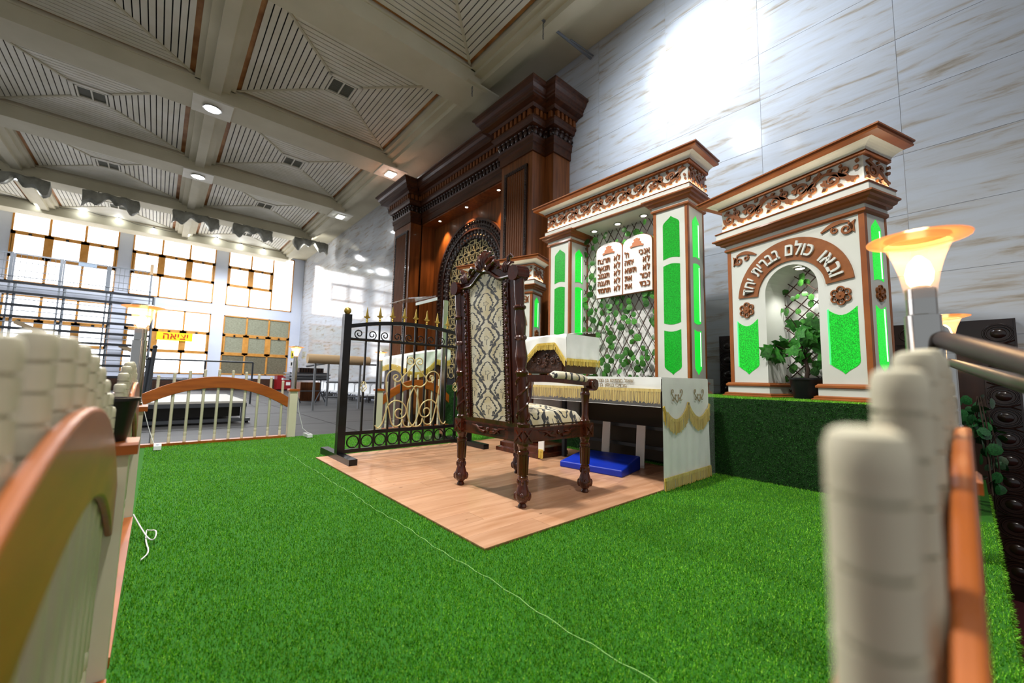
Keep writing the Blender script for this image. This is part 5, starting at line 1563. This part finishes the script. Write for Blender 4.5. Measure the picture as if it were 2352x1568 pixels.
for i in range(21):
    u = i/20; y = -0.385+0.77*u; z_ = 1.105+0.16*u; zb_ = 0.86+0.30*u-0.10*abs(math.sin(u*PI*1.5))
    for j in range(7): V.append((0.458+0.010*math.sin(u*17+j), y, z_+(zb_-z_)*j/6))
for i in range(20):
    for j in range(6): a = i*7+j; F.append((a, a+1, a+8, a+7))
MB().add(V, F).build('side_drop', M_CLOTH, lc2, True)
fringe('fringe', lambda u: (0.462, -0.385+0.77*u, 1, 0), 90, lambda u: 0.865+0.30*u-0.10*abs(math.sin(u*PI*1.5)), 0.08, lc2, 0.006, 22, 0.006)
light('SPOT', 'green_spill', (-5.05, 3.35, 1.9), 9, (0.15, 1.0, 0.3), 0.1, (-5.9, 3.25, 1.0), 70, 0.6)

# clear acrylic reading stand
ac = thing('acrylic_stand', 'clear acrylic reading stand with a sloping top, left of the chair', 'stand', (-4.35, 2.62, 0))
MB().poly([(-0.25, 1.70), (0.25, 1.70), (0.25, 1.712), (-0.25, 1.712)], 0.36, 'xz', 0.18).build('reading_plate', M_SOAP, ac, rot=(0.22, 0, 0), loc=(0, -0.02, 0.0))
MB().box(-0.255, 0.255, -0.215, -0.205, 1.655, 1.69).build('front_lip', mat('acrylic_edge', '#cdd6d4', 0.2), ac)
MB().box(0.10, 0.125, -0.03, 0.03, 0.02, 1.70).build('upright', M_STEEL, ac)
MB().box(-0.2, 0.2, -0.15, 0.15, 0.0, 0.02).build('base', M_SOAP, ac)

# ================================================================== LOW FENCES, POSTS, LAMPS
balp = [(0.0125, 0.0)]
for z in (0.05, 0.085, 0.13, 0.17):
    balp += [(0.0132, z-0.004), (0.0112, z), (0.0132, z+0.004)]
def baluster(h):
    p = [(0.0132, 0.0), (0.0132, 0.06), (0.0115, 0.064), (0.0132, 0.068), (0.0132, 0.10), (0.0115, 0.104), (0.0132, 0.108)]
    for g in (h-0.104, h-0.078, h-0.052, h-0.026):
        p += [(0.0136, g-0.010), (0.0137, g-0.0014), (0.0100, g-0.0011), (0.0100, g+0.0011), (0.0137, g+0.0014), (0.0136, g+0.010)]
    p += [(0.0137, h-0.008), (0.0118, h-0.002), (0.008, h)]
    return MB().lathe(p, 16).mesh('baluster', M_CREAM, True)
BALS = {}
def fence(label, loc, rz, L, first=None, group='low cream and caramel fences', hb=(0.645, 0.14)):
    t = thing('low_fence', label, 'fence', loc, rz, group)
    def top(x): return 0.475+0.232*(1-(2*x/L-1)**2)
    xs = [L*i/28 for i in range(29)]
    for y in (0.0275, -0.0145):
        b = MB().strip([(x, top(x)) for x in xs], [(x, top(x)-0.122) for x in xs], 0.013, y)
        o = b.build('arched_rail', M_ORANGE, t)
        bv = o.modifiers.new('bevel', 'BEVEL'); bv.width = 0.004; bv.segments = 2; bv.limit_method = 'ANGLE'
    MB().box(0, L, -0.045, 0.045, 0.0, 0.026).build('base_rail', M_ORANGE, t)
    n = max(2, int(L/0.115)); st = L/n
    x = st/2 if first is None else first
    while x < L-0.03:
        h = round(hb[0]+hb[1]*(1-(2*x/L-1)**2)-0.026, 3)
        if h not in BALS: BALS[h] = baluster(h)
        link('baluster', BALS[h], t, (x, 0, 0.026))
        x += st
    return t
POSTM = MB().box(-0.042, 0.042, -0.042, 0.042, 0, 0.545).mesh('post_body', M_CREAM)
CAPM = MB().band([(0.0, 0.545), (0.0, 0.568), (-0.006, 0.574)], 0.116, 0.116, x0=-0.058).mesh('post_cap', M_ORANGE)
def post(label, x, y):
    t = thing('fence_post', label, 'post', (x, y, 0), 0, 'cream fence posts')
    link('post_body', POSTM, t); link('post_cap', CAPM, t, (0, -0.058, 0)); return t
M_SHADE = mat('amber_glass', '#ffe2cc', 0.12, alpha=0.13, col2='#ffd6bc', scale=6, emit='#ffb98a', estr=0.08)
M_BRIM = mat('peach_glass_brim', '#f2b27c', 0.2, emit='#ffac66', estr=0.25, alpha=0.75)
def lathe_open(prof, n=28): return MB().lathe(prof, n, cap=False)
LP_POLE = MB().lathe([(0.034, 0.0), (0.034, 0.012), (0.030, 0.014), (0.030, 0.335), (0.0255, 0.337), (0.0255, 0.395), (0.020, 0.397)], 24).mesh('pole', M_STEEL, True)
LP_SHADE = lathe_open([(0.027, 0.372), (0.029, 0.40), (0.034, 0.43), (0.043, 0.465), (0.052, 0.488), (0.058, 0.500)]).mesh('shade', M_SHADE, True)
LP_BRIM = lathe_open([(0.056, 0.4985), (0.070, 0.503), (0.086, 0.508), (0.087, 0.511), (0.070, 0.512), (0.056, 0.514)]).mesh('brim', M_BRIM, True)
LP_TOP = lathe_open([(0.066, 0.5125), (0.05, 0.520), (0.025, 0.526), (0.002, 0.527)]).mesh('top_cap', M_STEEL, True)
LP_BULB = MB().lathe([(0.012, 0.397), (0.021, 0.412), (0.024, 0.432), (0.018, 0.455), (0.006, 0.470), (0.001, 0.472)], 14).mesh('bulb', M_BULB, True)
LP_SOCK = MB().lathe([(0.016, 0.385), (0.016, 0.402)], 12).mesh('socket', M_WHITE, True)
def lamp(label, x, y, glow_e=2.2):
    t = thing('post_lamp', label, 'lamp', (x, y, 0.574), 0, 'steel post lamps with amber glass shades')
    for nm, me in (('pole', LP_POLE), ('shade', LP_SHADE), ('brim', LP_BRIM), ('top_cap', LP_TOP), ('bulb', LP_BULB), ('socket', LP_SOCK)): link(nm, me, t)
    light('POINT', 'lamp_light', (x, y, 0.574+0.49), glow_e, (1.0, 0.62, 0.3), 0.02)
    return t
FX = -5.45
fence('low cream fence with caramel arched rail at the far edge of the turf', (FX, -0.17, 0), PI/2, 1.38)
fence('low cream fence seen through the iron gate, in front of the lectern', (FX, 2.40, 0), PI/2, 1.08)
post('cream fence post at the right end of the far fence', FX, 1.265); lamp('small glowing post lamp at the far end of the turf', FX, 1.265)
post('cream fence post seen through the bars of the iron gate', FX, 2.345); lamp('glowing post lamp seen through the bars of the iron gate', FX, 2.345)
post('cream corner post half hidden behind the black flowerpot', FX, -0.23)
fence('blurred low fence running along the left foreground', (-1.385, -0.078, 0), 0, 1.50)
post('cream fence post carrying a small black flowerpot', -1.43, -0.078)
fence('low fence behind the small black flowerpot', (-2.80, -0.078, 0), 0, 1.32)
post('cream fence post under the left foreground lamp', -2.85, -0.078); lamp('glowing post lamp on the left above the small flowerpot', -2.85, -0.078)
fence('blurred low fence running along the right foreground', (-0.028, 0.09, 0), PI/2, 1.13, first=0.12, hb=(0.700, 0.09))
post('cream fence post under the large right foreground lamp', -0.05, 1.27); lamp('large blurred glowing post lamp at the right, nearest to the camera', -0.06, 1.27)
post('cream fence post under the second lamp at the right', -0.06, 2.75); lamp('second glowing post lamp at the right, behind the large one', -0.06, 2.75)
o = MB().lathe([(0.030, 0.0), (0.046, 0.10), (0.050, 0.10), (0.050, 0.108), (0.044, 0.108), (0.040, 0.085), (0.001, 0.08)], 20).build('flowerpot', M_PLASTB, None, True, loc=(-1.43, -0.075, 0.574))
tag(o, 'small black plastic flowerpot on the left fence post', 'flowerpot')

# handrails of the steps
M_RAILD = mat('dark_brown_steel', '#3b3433', 0.45, 0.2)
for pts_, lb, g in (([(-0.052, 1.33, 0.868), (0.0555, 0.95, 0.79), (0.20, 0.43, 0.685)], 'dark steel handrail sloping down at the right, upper of the two', 1), ([(-0.09, 3.13, 0.90), (0.079, 1.4, 0.762), (0.20, 0.2, 0.66)], 'dark steel handrail sloping down at the right, lower of the two', 1)):
    P = [Vector(p) for p in pts_]
    t = thing('handrail', lb, 'handrail', P[0])
    MB().tube([p-P[0] for p in P], 0.0185, 14).build('tube', M_RAILD, t, True)
    e = P[-1]-P[0]
    MB().tube([e, e+Vector((0, 0, -1.5))], 0.018, 10).build('upright', M_STEELD, t, True)
    MB().lathe([(0.034, -0.004), (0.034, 0.004)], 12).build('wall_flange', M_STEEL, t, rot=(PI/2, 0, 0))

# carved dark panels along the foot of the marble wall
M_PANEL = mat('black_brown_panel', '#2a1710', 0.28, col2='#1a0d08', scale=4, coat=0.4)
def carved_panel(label, x0, x1):
    z0, z1 = LOW, 1.33
    t = thing('carved_panel', label, 'panel', ((x0+x1)/2, 5.22, z0), 0, 'carved wall panels')
    h = (x1-x0)/2; H_ = z1-z0; S = 0.19
    MB().box(-h, h, 0.0, 0.045, 0, H_).build('board', mat('panel_board', '#3a1d10', 0.35, col2='#2a130a', scale=3, stretch=(5, 5, 0.5), coat=0.3), t)
    for sx in (-1, 1):
        xc = sx*(h-S/2)
        MB().box(xc-S/2, xc+S/2, -0.02, 0.0, 0, H_).build('stile', M_PANEL, t)
        z = H_-0.12; k = 0
        while z > 0.1:
            b = MB()
            b.tube([(xc+0.068*math.cos(2*PI*i/20), -0.024, z+0.060*math.sin(2*PI*i/20)) for i in range(20)], 0.007, 6, closed=True)
            b.tube([(xc+0.085*math.cos(2*PI*i/20), -0.021, z+0.077*math.sin(2*PI*i/20)) for i in range(20)], 0.006, 6, closed=True)
            b.ball((xc, -0.012, z), 0.05, 10, 6, 1.05, 0.4, 0.9)
            b.tube([(xc-0.085, -0.022, z-0.06), (xc-0.03, -0.026, z-0.085), (xc+0.03, -0.026, z-0.085), (xc+0.085, -0.022, z-0.11)], 0.006, 5)
            b.tube([(xc+0.085, -0.022, z-0.06), (xc+0.03, -0.030, z-0.085), (xc-0.03, -0.030, z-0.085), (xc-0.085, -0.022, z-0.11)], 0.006, 5)
            b.build('oval_medallion', M_PANEL, t, True)
            z -= 0.172
    MB().box(-h+S, h-S, -0.02, 0.0, H_-S, H_).build('top_rail', M_PANEL, t)
    x = -h+S+0.1
    while x < h-S-0.05:
        b = MB().tube([(x+0.075*math.cos(2*PI*i/20), -0.024, H_-0.1+0.06*math.sin(2*PI*i/20)) for i in range(20)], 0.007, 6, closed=True)
        b.ball((x, -0.012, H_-0.1), 0.05, 10, 6, 1.15, 0.4, 0.9).build('oval_medallion', M_PANEL, t, True)
        x += 0.19
    MB().box(h-0.012, h, -0.03, 0.045, 0, H_).build('edge_strip', M_PANEL, t)
carved_panel('dark carved wall panel with oval medallions, right of the lamps', -0.62, 0.28)
carved_panel('dark carved wall panel glimpsed between the centre gateway and right arch', -2.02, -1.10)

# ivy plant hanging below the second right lamp
iv = thing('ivy_plant', 'dark trailing ivy plant in shade beyond the right lamps', 'plant', (-0.02, 3.9, 0.02))
b = MB(); rr = random.Random(9); stems = []
LEAFK = LEAF.copy(); LEAFK.materials[0] = mat('shade_ivy_leaf', '#12351a', 0.4, col2='#1f5128', scale=9, rnd=0.3)  # leaf green darkened to stand for the shade beyond the lamps
for i in range(9):
    a = rr.uniform(0, 6.28); p = [(0, 0, 0.0), (0.03*math.cos(a), 0.03*math.sin(a), 0.45), (0.08*math.cos(a), 0.08*math.sin(a), 0.68), (0.11*math.cos(a), 0.13*math.sin(a), 0.40), (0.12*math.cos(a), 0.15*math.sin(a), 0.1)]
    b.tube(p, 0.004, 5); stems.append(p)
b.build('stem', M_STEM, iv)
for i in range(90):
    p = rr.choice(stems); k = rr.randint(1, 3); u = rr.random()
    q = [p[k][j]+(p[k+1][j]-p[k][j])*u+rr.uniform(-.03, .03) for j in range(3)]
    s = rr.uniform(0.04, 0.075)
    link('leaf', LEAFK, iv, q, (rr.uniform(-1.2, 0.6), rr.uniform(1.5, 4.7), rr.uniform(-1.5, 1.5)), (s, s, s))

# cables and plugs on the turf
M_CABLE = mat('white_cable', '#d5d7d6', 0.5)
def socket(label, x, y, cable):
    t = thing('power_socket', label, 'socket', (x, y, 0.0))
    MB().box(-0.10, 0.10, -0.028, 0.028, 0.008, 0.045).build('case', M_WHITEPL, t)
    for i in (-0.05, 0.0, 0.05): MB().lathe([(0.016, 0.045), (0.016, 0.047)], 10, (i, 0, 0)).build('outlet', M_GREYP, t)
    MB().tube([Vector(c)-Vector((x, y, 0)) for c in cable], 0.003, 6).build('cord', M_CABLE, t, True)
socket('white power socket beside the far fence post', -5.30, 1.42, [(-5.30, 1.42, 0.03), (-5.33, 1.45, 0.03), (-5.38, 1.38, 0.10), (-5.40, 1.33, 0.30), (-5.40, 1.30, 0.55)])
socket('white power socket at the far left corner of the turf', -5.22, 0.06, [(-5.22, 0.06, 0.03), (-5.32, 0.03, 0.05), (-5.38, -0.02, 0.2), (-5.39, -0.10, 0.5)])
t = MB().tube(smooth([(-2.55, -0.03, 0.10), (-2.5, 0.0, 0.05), (-2.4, 0.03, 0.02), (-2.35, 0.05, 0.03), (-2.42, 0.055, 0.05), (-2.5, 0.03, 0.03), (-2.56, 0.02, 0.02), (-2.4, 0.02, 0.016), (-2.25, 0.035, 0.015), (-2.18, 0.01, 0.015)]), 0.0028, 6).build('loose_cable', M_CABLE, None, True)
tag(t, 'white cable lying in a loop on the turf at the left', 'cable')

# ================================================================== THE HALL BEYOND
# scaffold-like stand in front of the far windows
sx = -20.5
sc_ = thing('scaffold_stand', 'tall grey steel scaffold stand with guard rails in front of the windows', 'scaffold', (sx, -2.3, -0.03))
ypos = [-4.6, -3.83, -2.73, -1.58, -0.42]
YO = -2.3
for y in ypos:
    for dx, dd in ((0.0, 0.0), (-0.12, 0.10), (0.0, 0.14)):
        MB().box(dx-0.022, dx+0.022, y+dd-YO-0.022, y+dd-YO+0.022, 0, 3.6 if dx or dd else 4.58).build('upright', M_GREYP if dx == 0 else M_STEELD, sc_)
for i, z in enumerate((0.55, 0.95, 1.33, 1.72, 2.10, 2.48, 2.86, 3.25, 3.6)):
    MB().box(-0.06+0.05*(i % 2), 0.03+0.05*(i % 2), -4.9-YO, -0.30-YO, z-0.05, z+0.035).build('deck_beam', mat('black_steel_beam', '#23262b', 0.45, 0.3), sc_)
    MB().tube([(0.03, -4.9-YO, z+0.19), (0.03, -0.32-YO, z+0.19)], 0.016, 6).build('tube', M_GREYP, sc_)
def guard(ya, yb_, vert, nm='guard_rail'):
    r = MB().box(-0.02, 0.02, ya-YO, yb_-YO, 4.53, 4.57).build(nm, M_GREYP, sc_)
    bars = MB()
    zs_ = (3.72, 4.0, 4.28) if vert else (3.72, 3.9, 4.1, 4.3, 4.42)
    for z in zs_: MB().tube([(0, ya-YO, z), (0, yb_-YO, z)], 0.012, 6).build('rail_bar', M_GREYP, r)
    if vert:
        n = max(2, int((yb_-ya)/0.115))
        for i in range(1, n):
            y = ya+(yb_-ya)*i/n
            MB().tube([(0, y-YO, 3.72), (0, y-YO, 4.53)], 0.007, 5).build('rail_bar', M_GREYP, r)
    for y in (ya, yb_): MB().box(-0.02, 0.02, y-YO-0.02, y-YO+0.02, 3.6, 4.55).build('rail_post', M_GREYP, r)
    return r
guard(-4.55, -3.86, True); guard(-3.78, -2.76, True)
g2 = guard(-2.68, -1.62, False)
MB().box(0.022, 0.03, -2.35-YO, -1.9-YO, 4.42, 4.54).build('rail_board', mat('pale_blue_board', '#9fb0c4', 0.6), g2)
guard(-1.54, -0.44, True)
for a, c in (((0.05, -3.6, 2.3), (0.05, -2.9, 1.95)), ((0.05, -1.1, 1.7), (0.05, -0.4, 1.35)), ((0.05, -3.9, 1.2), (0.05, -3.1, 0.8))):
    MB().bar((a[0], a[1]-YO, a[2]), (c[0], c[1]-YO, c[2]), 0.03, 0.14).build('loose_plank', mat('weathered_plank', '#7a6a52', 0.8), sc_)
MB().box(0.02, 0.06, -0.44-YO-0.05, -0.44-YO+0.05, 4.45, 4.85).build('wood_block', mat('raw_timber', '#b59a78', 0.8), sc_)
# open steel railing of a side platform
hr = thing('hall_railing', 'grey steel railing standing on the floor beyond the far fence', 'railing', (-12.3, 0.87, -0.03))
for z in (1.06, 0.60):
    MB().tube([(0, -1.2, z), (0, 0.99, z)], 0.021, 8).build('rail', M_STEELD, hr, True)
for y in (-0.95, 0.0, 0.99):
    MB().tube([(0, y, 0), (0, y, 1.06)], 0.021, 8).build('upright', M_STEELD, hr, True)
sp = thing('steel_prop', 'bundle of dark steel props standing behind the left lamp', 'props', (-10.45, -0.28, -0.03))
for k, (dx, dy, h) in enumerate(((0, 0, 1.15), (0.05, 0.10, 1.02), (0.1, 0.16, 1.25))):
    p = MB().tube([(dx, dy, 0), (dx-0.05, dy+0.06, h)], 0.032, 8).build('prop_tube', M_STEELD, sp, True)
    MB().ball((dx-0.05, dy+0.06, h), 0.04, 8, 5).build('prop_cap', M_PLASTB, p, True)
# low portable stage deck
dk = thing('stage_deck', 'low black portable stage unit with pale top beyond the far fence', 'stage', (-8.9, 0.25, -0.03))
MB().box(-1.25, 1.3, -1.0, 0.86, 0.31, 0.345).build('deck_top', mat('pale_deck', '#a7a59f', 0.6), dk)
MB().box(1.26, 1.31, -1.0, 0.86, 0.255, 0.315).build('edge_rail', M_STEELD, dk)
MB().box(-1.2, 1.15, -0.95, 0.80, 0.10, 0.255).build('folded_cart', M_PLASTB, dk)
for y in (-0.97, 0.80):
    MB().box(1.2, 1.28, y, y+0.06, 0.03, 0.26).build('leg', M_GREYP, dk)
MB().box(1.2, 1.30, -1.0, 0.92, 0.03, 0.075).build('base_bar', M_STEELD, dk)
MB().box(1.302, 1.308, -0.70, -0.36, 0.20, 0.245).build('paper_label', M_WHITE, dk)
for y in (-0.98, 0.88):
    MB().lathe([(0.035, -0.02), (0.035, 0.02)], 12).build('caster', M_PLASTB, dk, loc=(1.25, y, 0.036), rot=(PI/2, 0, 0))
# stack of folded tables on a trestle
tbx = thing('trestle_table', 'trestle table with black legs near the marble wall', 'table', (-12.5, 3.25, -0.03))
MB().box(-0.35, 0.35, -0.55, 0.45, 0.62, 0.66).build('tabletop', M_STEELD, tbx)
for y in (-0.35, 0.3):
    MB().tube([(0.2, y, 0.62), (0.2, y, 0.3), (0.25, y+0.14, 0.0)], 0.018, 6).tube([(0.2, y, 0.3), (0.25, y-0.14, 0.0)], 0.018, 6).build('leg', M_STEELD, tbx)
MB().tube([(0.2, -0.35, 0.32), (0.2, 0.3, 0.32)], 0.015, 6).build('stretcher', M_GREYP, tbx)
for i in range(4):
    o = MB().box(-0.35, 0.35, -0.52, 0.48, 0, 0.028).box(-0.33, 0.33, -0.5, 0.46, -0.012, 0.0).build('folded_tabletop', M_STEELD if i % 2 else M_GREYP, None, loc=(-12.5, 3.25+0.03*(-1)**i, 0.644+0.044*i))
    tag(o, ['folded grey table top, lowest of the stack near the marble wall', 'folded dark table top, second from below in the stack', 'folded grey table top, third from below in the stack', 'folded dark table top, topmost of the stack'][i], 'table top', 'stacked folded table tops')
o = MB().box(-0.2, 0.2, -0.32, 0.32, 0, 0.13)
cr8 = o.build('slatted_crate', mat('brown_crate', '#3b241a', 0.7), None, loc=(-12.55, 3.3, 0.806))
for i in range(9): MB().box(0.2, 0.207, -0.3+i*0.068, -0.275+i*0.068, 0.01, 0.12).build('slat', M_DARK, cr8)
tag(cr8, 'brown slatted crate lying on the folded table stack', 'crate')
o = MB().box(-0.3, 0.3, -0.28, 0.28, 0, 0.55).box(0.3, 0.31, -0.24, 0.24, 0.05, 0.5).build('brown_cabinet', M_ARKL, None, loc=(-13.4, 3.5, -0.03)); tag(o, 'small brown wooden cabinet behind the trestle table', 'cabinet')
# railing beside the marble wall
h2 = thing('hall_railing', 'grey steel railing beside the marble wall left of the gate', 'railing', (-10.8, 3.9, -0.03))
for z, ya in ((1.08, -1.15), (0.60, -0.66), (0.22, -0.35)): MB().tube([(0, ya, z-0.10 if ya < -1 else z), (0, -0.66, z), (0, 1.2, z)], 0.024, 8).build('rail', M_GREYP, h2, True)
for y in (-0.62, -0.34, 1.15): MB().tube([(0, y, 0), (0, y, 1.08)], 0.027, 8).build('upright', M_GREYP, h2, True)
# carpet roll resting on the railing
rl = thing('carpet_roll', 'beige rolled carpet lying on the railing behind the gate', 'carpet roll', (-9.55, 3.2, 1.1))
MB().tube([(0, -0.75, 0), (0, 0.62, 0)], 0.105, 18).build('roll', mat('beige_carpet', '#c2a783', 0.9), rl, True)
MB().tube([(0, 0.62, 0), (0, 0.625, 0)], 0.10, 18).build('roll_end', mat('brown_underlay', '#7a5a3c', 0.9), rl)
MB().lathe([(0.03, 0), (0.03, 0.01)], 12).build('core', M_DARK, rl, loc=(0, 0.622, 0), rot=(-PI/2, 0, 0))
for yy in (-0.6, 0.4): MB().box(-0.02, 0.02, yy, yy+0.04, -1.13, -0.1).build('support_leg', M_GREYP, rl)
# red hose cabinet
rc = thing('hose_cabinet', 'red metal fire hose cabinet under the blind window', 'cabinet', (-21.9, 4.65, -0.03))
MB().box(-0.3, 0.3, -0.36, 0.36, 0.05, 0.72).build('case', M_RED, rc)
MB().box(0.3, 0.315, -0.33, 0.33, 0.08, 0.69).build('door', M_RED, rc)
MB().box(0.316, 0.32, -0.18, -0.08, 0.5, 0.6).build('sticker', M_WHITE, rc); MB().box(0.316, 0.32, 0.02, 0.2, 0.25, 0.4).build('sticker', M_WHITE, rc)
# exit sign
ex = thing('exit_sign', 'yellow exit sign with red Hebrew letters on the far window', 'sign', (-22.255, 0.46, 2.06), PI/2)
MB().box(-0.59, 0.59, -0.02, 0.02, 0, 0.345).build('board', mat('yellow_sign', '#ead61f', 0.5, emit='#ead61f', estr=0.35), ex)  # faint glow added to lift the board against the bright window
hebrew('יציאה', ex, 0.44, 0.07, 0.36, 0.012, mat('red_letter', '#d8301c', 0.5), -0.026, 0.10)
for x in (-0.4, 0.4): MB().tube([(x, 0, 0.34), (x*0.9, 0, 1.2)], 0.004, 4).build('wire', M_GREYP, ex)
for (y, z, c, lb) in ((5.02, 1.55, '#e8d620', 'small yellow notice by the far wall corner'), (5.00, 1.08, '#e6e6e6', 'small white notice by the far wall corner')):
    o = MB().box(0, 0.02, -0.07, 0.07, 0, 0.36).build('wall_notice', mat('notice'+c, c, 0.5), None, loc=(WX, y, z))
    MB().box(0.021, 0.024, -0.03, 0.03, 0.1, 0.26).build('pictogram', M_PLASTB, o)
    tag(o, lb, 'notice')
# festoon of bulbs along the windows
sl = [(-3.503, 6.386), (-2.47, 6.45), (-1.538, 6.43), (-0.523, 6.30), (0.503, 6.38), (1.487, 6.42), (2.353, 6.36), (3.241, 6.33)]
fs_ = thing('string_lights', 'string of glowing white bulbs hung below the ceiling at the windows', 'string lights', (-21, 0, 6.4))
pts_ = [(0, -5.2, 0.18)]
for i, (y, z) in enumerate(sl):
    pts_.append((0, y, z-6.4+0.10))
    if i < len(sl)-1: pts_.append((0, (y+sl[i+1][0])/2, (z+sl[i+1][1])/2-6.4+0.04))
pts_.append((0, 4.6, 0.1))
MB().tube(pts_, 0.008, 5).build('wire', M_PLASTB, fs_)
BLB = MB().ball((0, 0, 0), 0.075, 12, 8).mesh('bulb', M_LAMPG, True)
SKT = MB().lathe([(0.04, 0.06), (0.04, 0.12)], 10).mesh('bulb_socket', M_PLASTB)
for y, z in sl:
    link('bulb', BLB, fs_, (0, y, z-6.4)); link('bulb_socket', SKT, fs_, (0, y, z-6.4))
# grey drapes tied up under the beam
M_DRAPE = mat('grey_drape', '#a5a499', 0.85, col2='#7d7c72', scale=5, stretch=(1, 1, 0.5), bump=0.4, bscale=9)
def drape_bundle(y, label, seedv, w_=1.0):
    t = thing('bundled_drape', label, 'drape', (-17.3, y, 6.19), 0, 'grey drapes tied under the beam')
    b = MB(); n, k = 26, 14
    for i in range(n+1):
        u = i/n; yy = (u-0.5)*1.25*w_
        sag = 0.13+0.16*abs(math.cos(u*PI*1.0))**1.5+0.05*math.sin(u*21+seedv)
        r = 0.10+0.05*abs(math.cos(u*PI))+0.015*math.sin(u*33+seedv)
        for j in range(k):
            a = 2*PI*j/k
            b.v.append((r*math.cos(a)*(1+0.12*math.sin(3*a+u*12+seedv)), yy+0.02*math.sin(a*2+seedv), -sag*0.9+sag*0.75*math.sin(a)+0.02*math.sin(5*a+u*9)))
    for i in range(n):
        for j in range(k): b.f.append((i*k+j, i*k+(j+1) % k, (i+1)*k+(j+1) % k, (i+1)*k+j))
    b.f.append(tuple(range(k))); b.f.append(tuple(n*k+j for j in reversed(range(k))))
    b.build('drape_cloth', M_DRAPE, t, True)
    for s in (-0.3, 0.3): MB().tube([(0.02, s*w_, -0.2), (0, s*w_, 0.0)], 0.012, 5).build('tie', M_PLASTB, t)
for y, nm, s in ((-3.35, 'leftmost, beside the bright lamp', 1), (-1.45, 'second from the left', 2), (0.62, 'in the middle, below the beam crossing', 3), (2.28, 'second from the marble wall', 4), (4.28, 'nearest to the marble wall', 5)):
    drape_bundle(y, 'grey drape bundled under the ceiling beam, '+nm, s)
light('POINT', 'drape_lamp', (-17.4, 4.25, 5.9), 40, (1, 1, 1), 0.1)
# row of overturned white chairs along the wall
cb = MB().box(-0.2, 0.2, -0.2, 0.2, 0.20, 0.235)
CSEAT = cb.mesh('seat', M_WHITEPL)
CBACK = MB().poly([(-0.2, 0.2), (0.2, 0.2), (0.2, 0.46), (0.1, 0.52), (-0.1, 0.52), (-0.2, 0.46)], 0.03, 'xz', 0.2).mesh('backrest', M_WHITEPL)
CLEG = MB().tube([(0, 0, 0.2), (0.03, -0.03, 0.0)], 0.016, 6).mesh('leg', M_PLASTB)
CFR = MB().poly([(-0.2, 0.02), (-0.16, 0.02), (-0.1, 0.12), (0.1, 0.12), (0.2, 0.17), (-0.2, 0.17)], 0.03, 'xz', -0.18).mesh('side_frame', M_PLASTB)
nmx = ['first', 'second', 'third', 'fourth', 'fifth', 'sixth', 'seventh', 'eighth', 'ninth', 'tenth', 'eleventh']
for i in range(11):
    t = thing('folded_chair', 'low white chair with black frame along the marble wall, %s from the gate' % nmx[i], 'chair', (-11.35-0.62*i, 4.86-0.015*i, -0.03), 0.15, 'white chairs along the marble wall')
    link('seat', CSEAT, t); link('backrest', CBACK, t); link('side_frame', CFR, t)
    for x, y in ((-0.17, -0.17), (0.15, -0.17), (-0.17, 0.17), (0.15, 0.17)): link('leg', CLEG, t, (x, y, 0))
# conduit bar with chain at the top of the marble wall
cp = thing('ceiling_conduit', 'thin grey conduit bar with a chain, high between beam and marble wall', 'conduit', (-4.1, 5.25, 6.36))
MB().tube([(0.04, 0.02, 0.0), (-0.03, -1.12, 0.04)], 0.022, 8).tube([(0.09, 0.02, 0.02), (0.02, -0.5, 0.05)], 0.014, 6).build('bar', M_GREYP, cp, True)
b = MB()
for i in range(9): b.tube([(-0.03+0.012*math.cos(2*PI*k/8)*(i % 2), -1.1+0.012*math.cos(2*PI*k/8)*(1-i % 2), 0.10-0.045*i+0.026*math.sin(2*PI*k/8)) for k in range(8)], 0.004, 5, closed=True)
b.build('chain', M_STEELD, cp)
ch = MB()
for i in range(9): ch.tube([(0.014*math.cos(2*PI*k/8)*(i % 2), 0.014*math.cos(2*PI*k/8)*(1-i % 2), -0.05*i+0.028*math.sin(2*PI*k/8)) for k in range(8)], 0.005, 5, closed=True)
o = ch.build('hanging_chain', M_STEELD, None, loc=(-5.85, 4.02, 6.42)); tag(o, 'short dark chain hanging from the beam above the ark', 'chain')
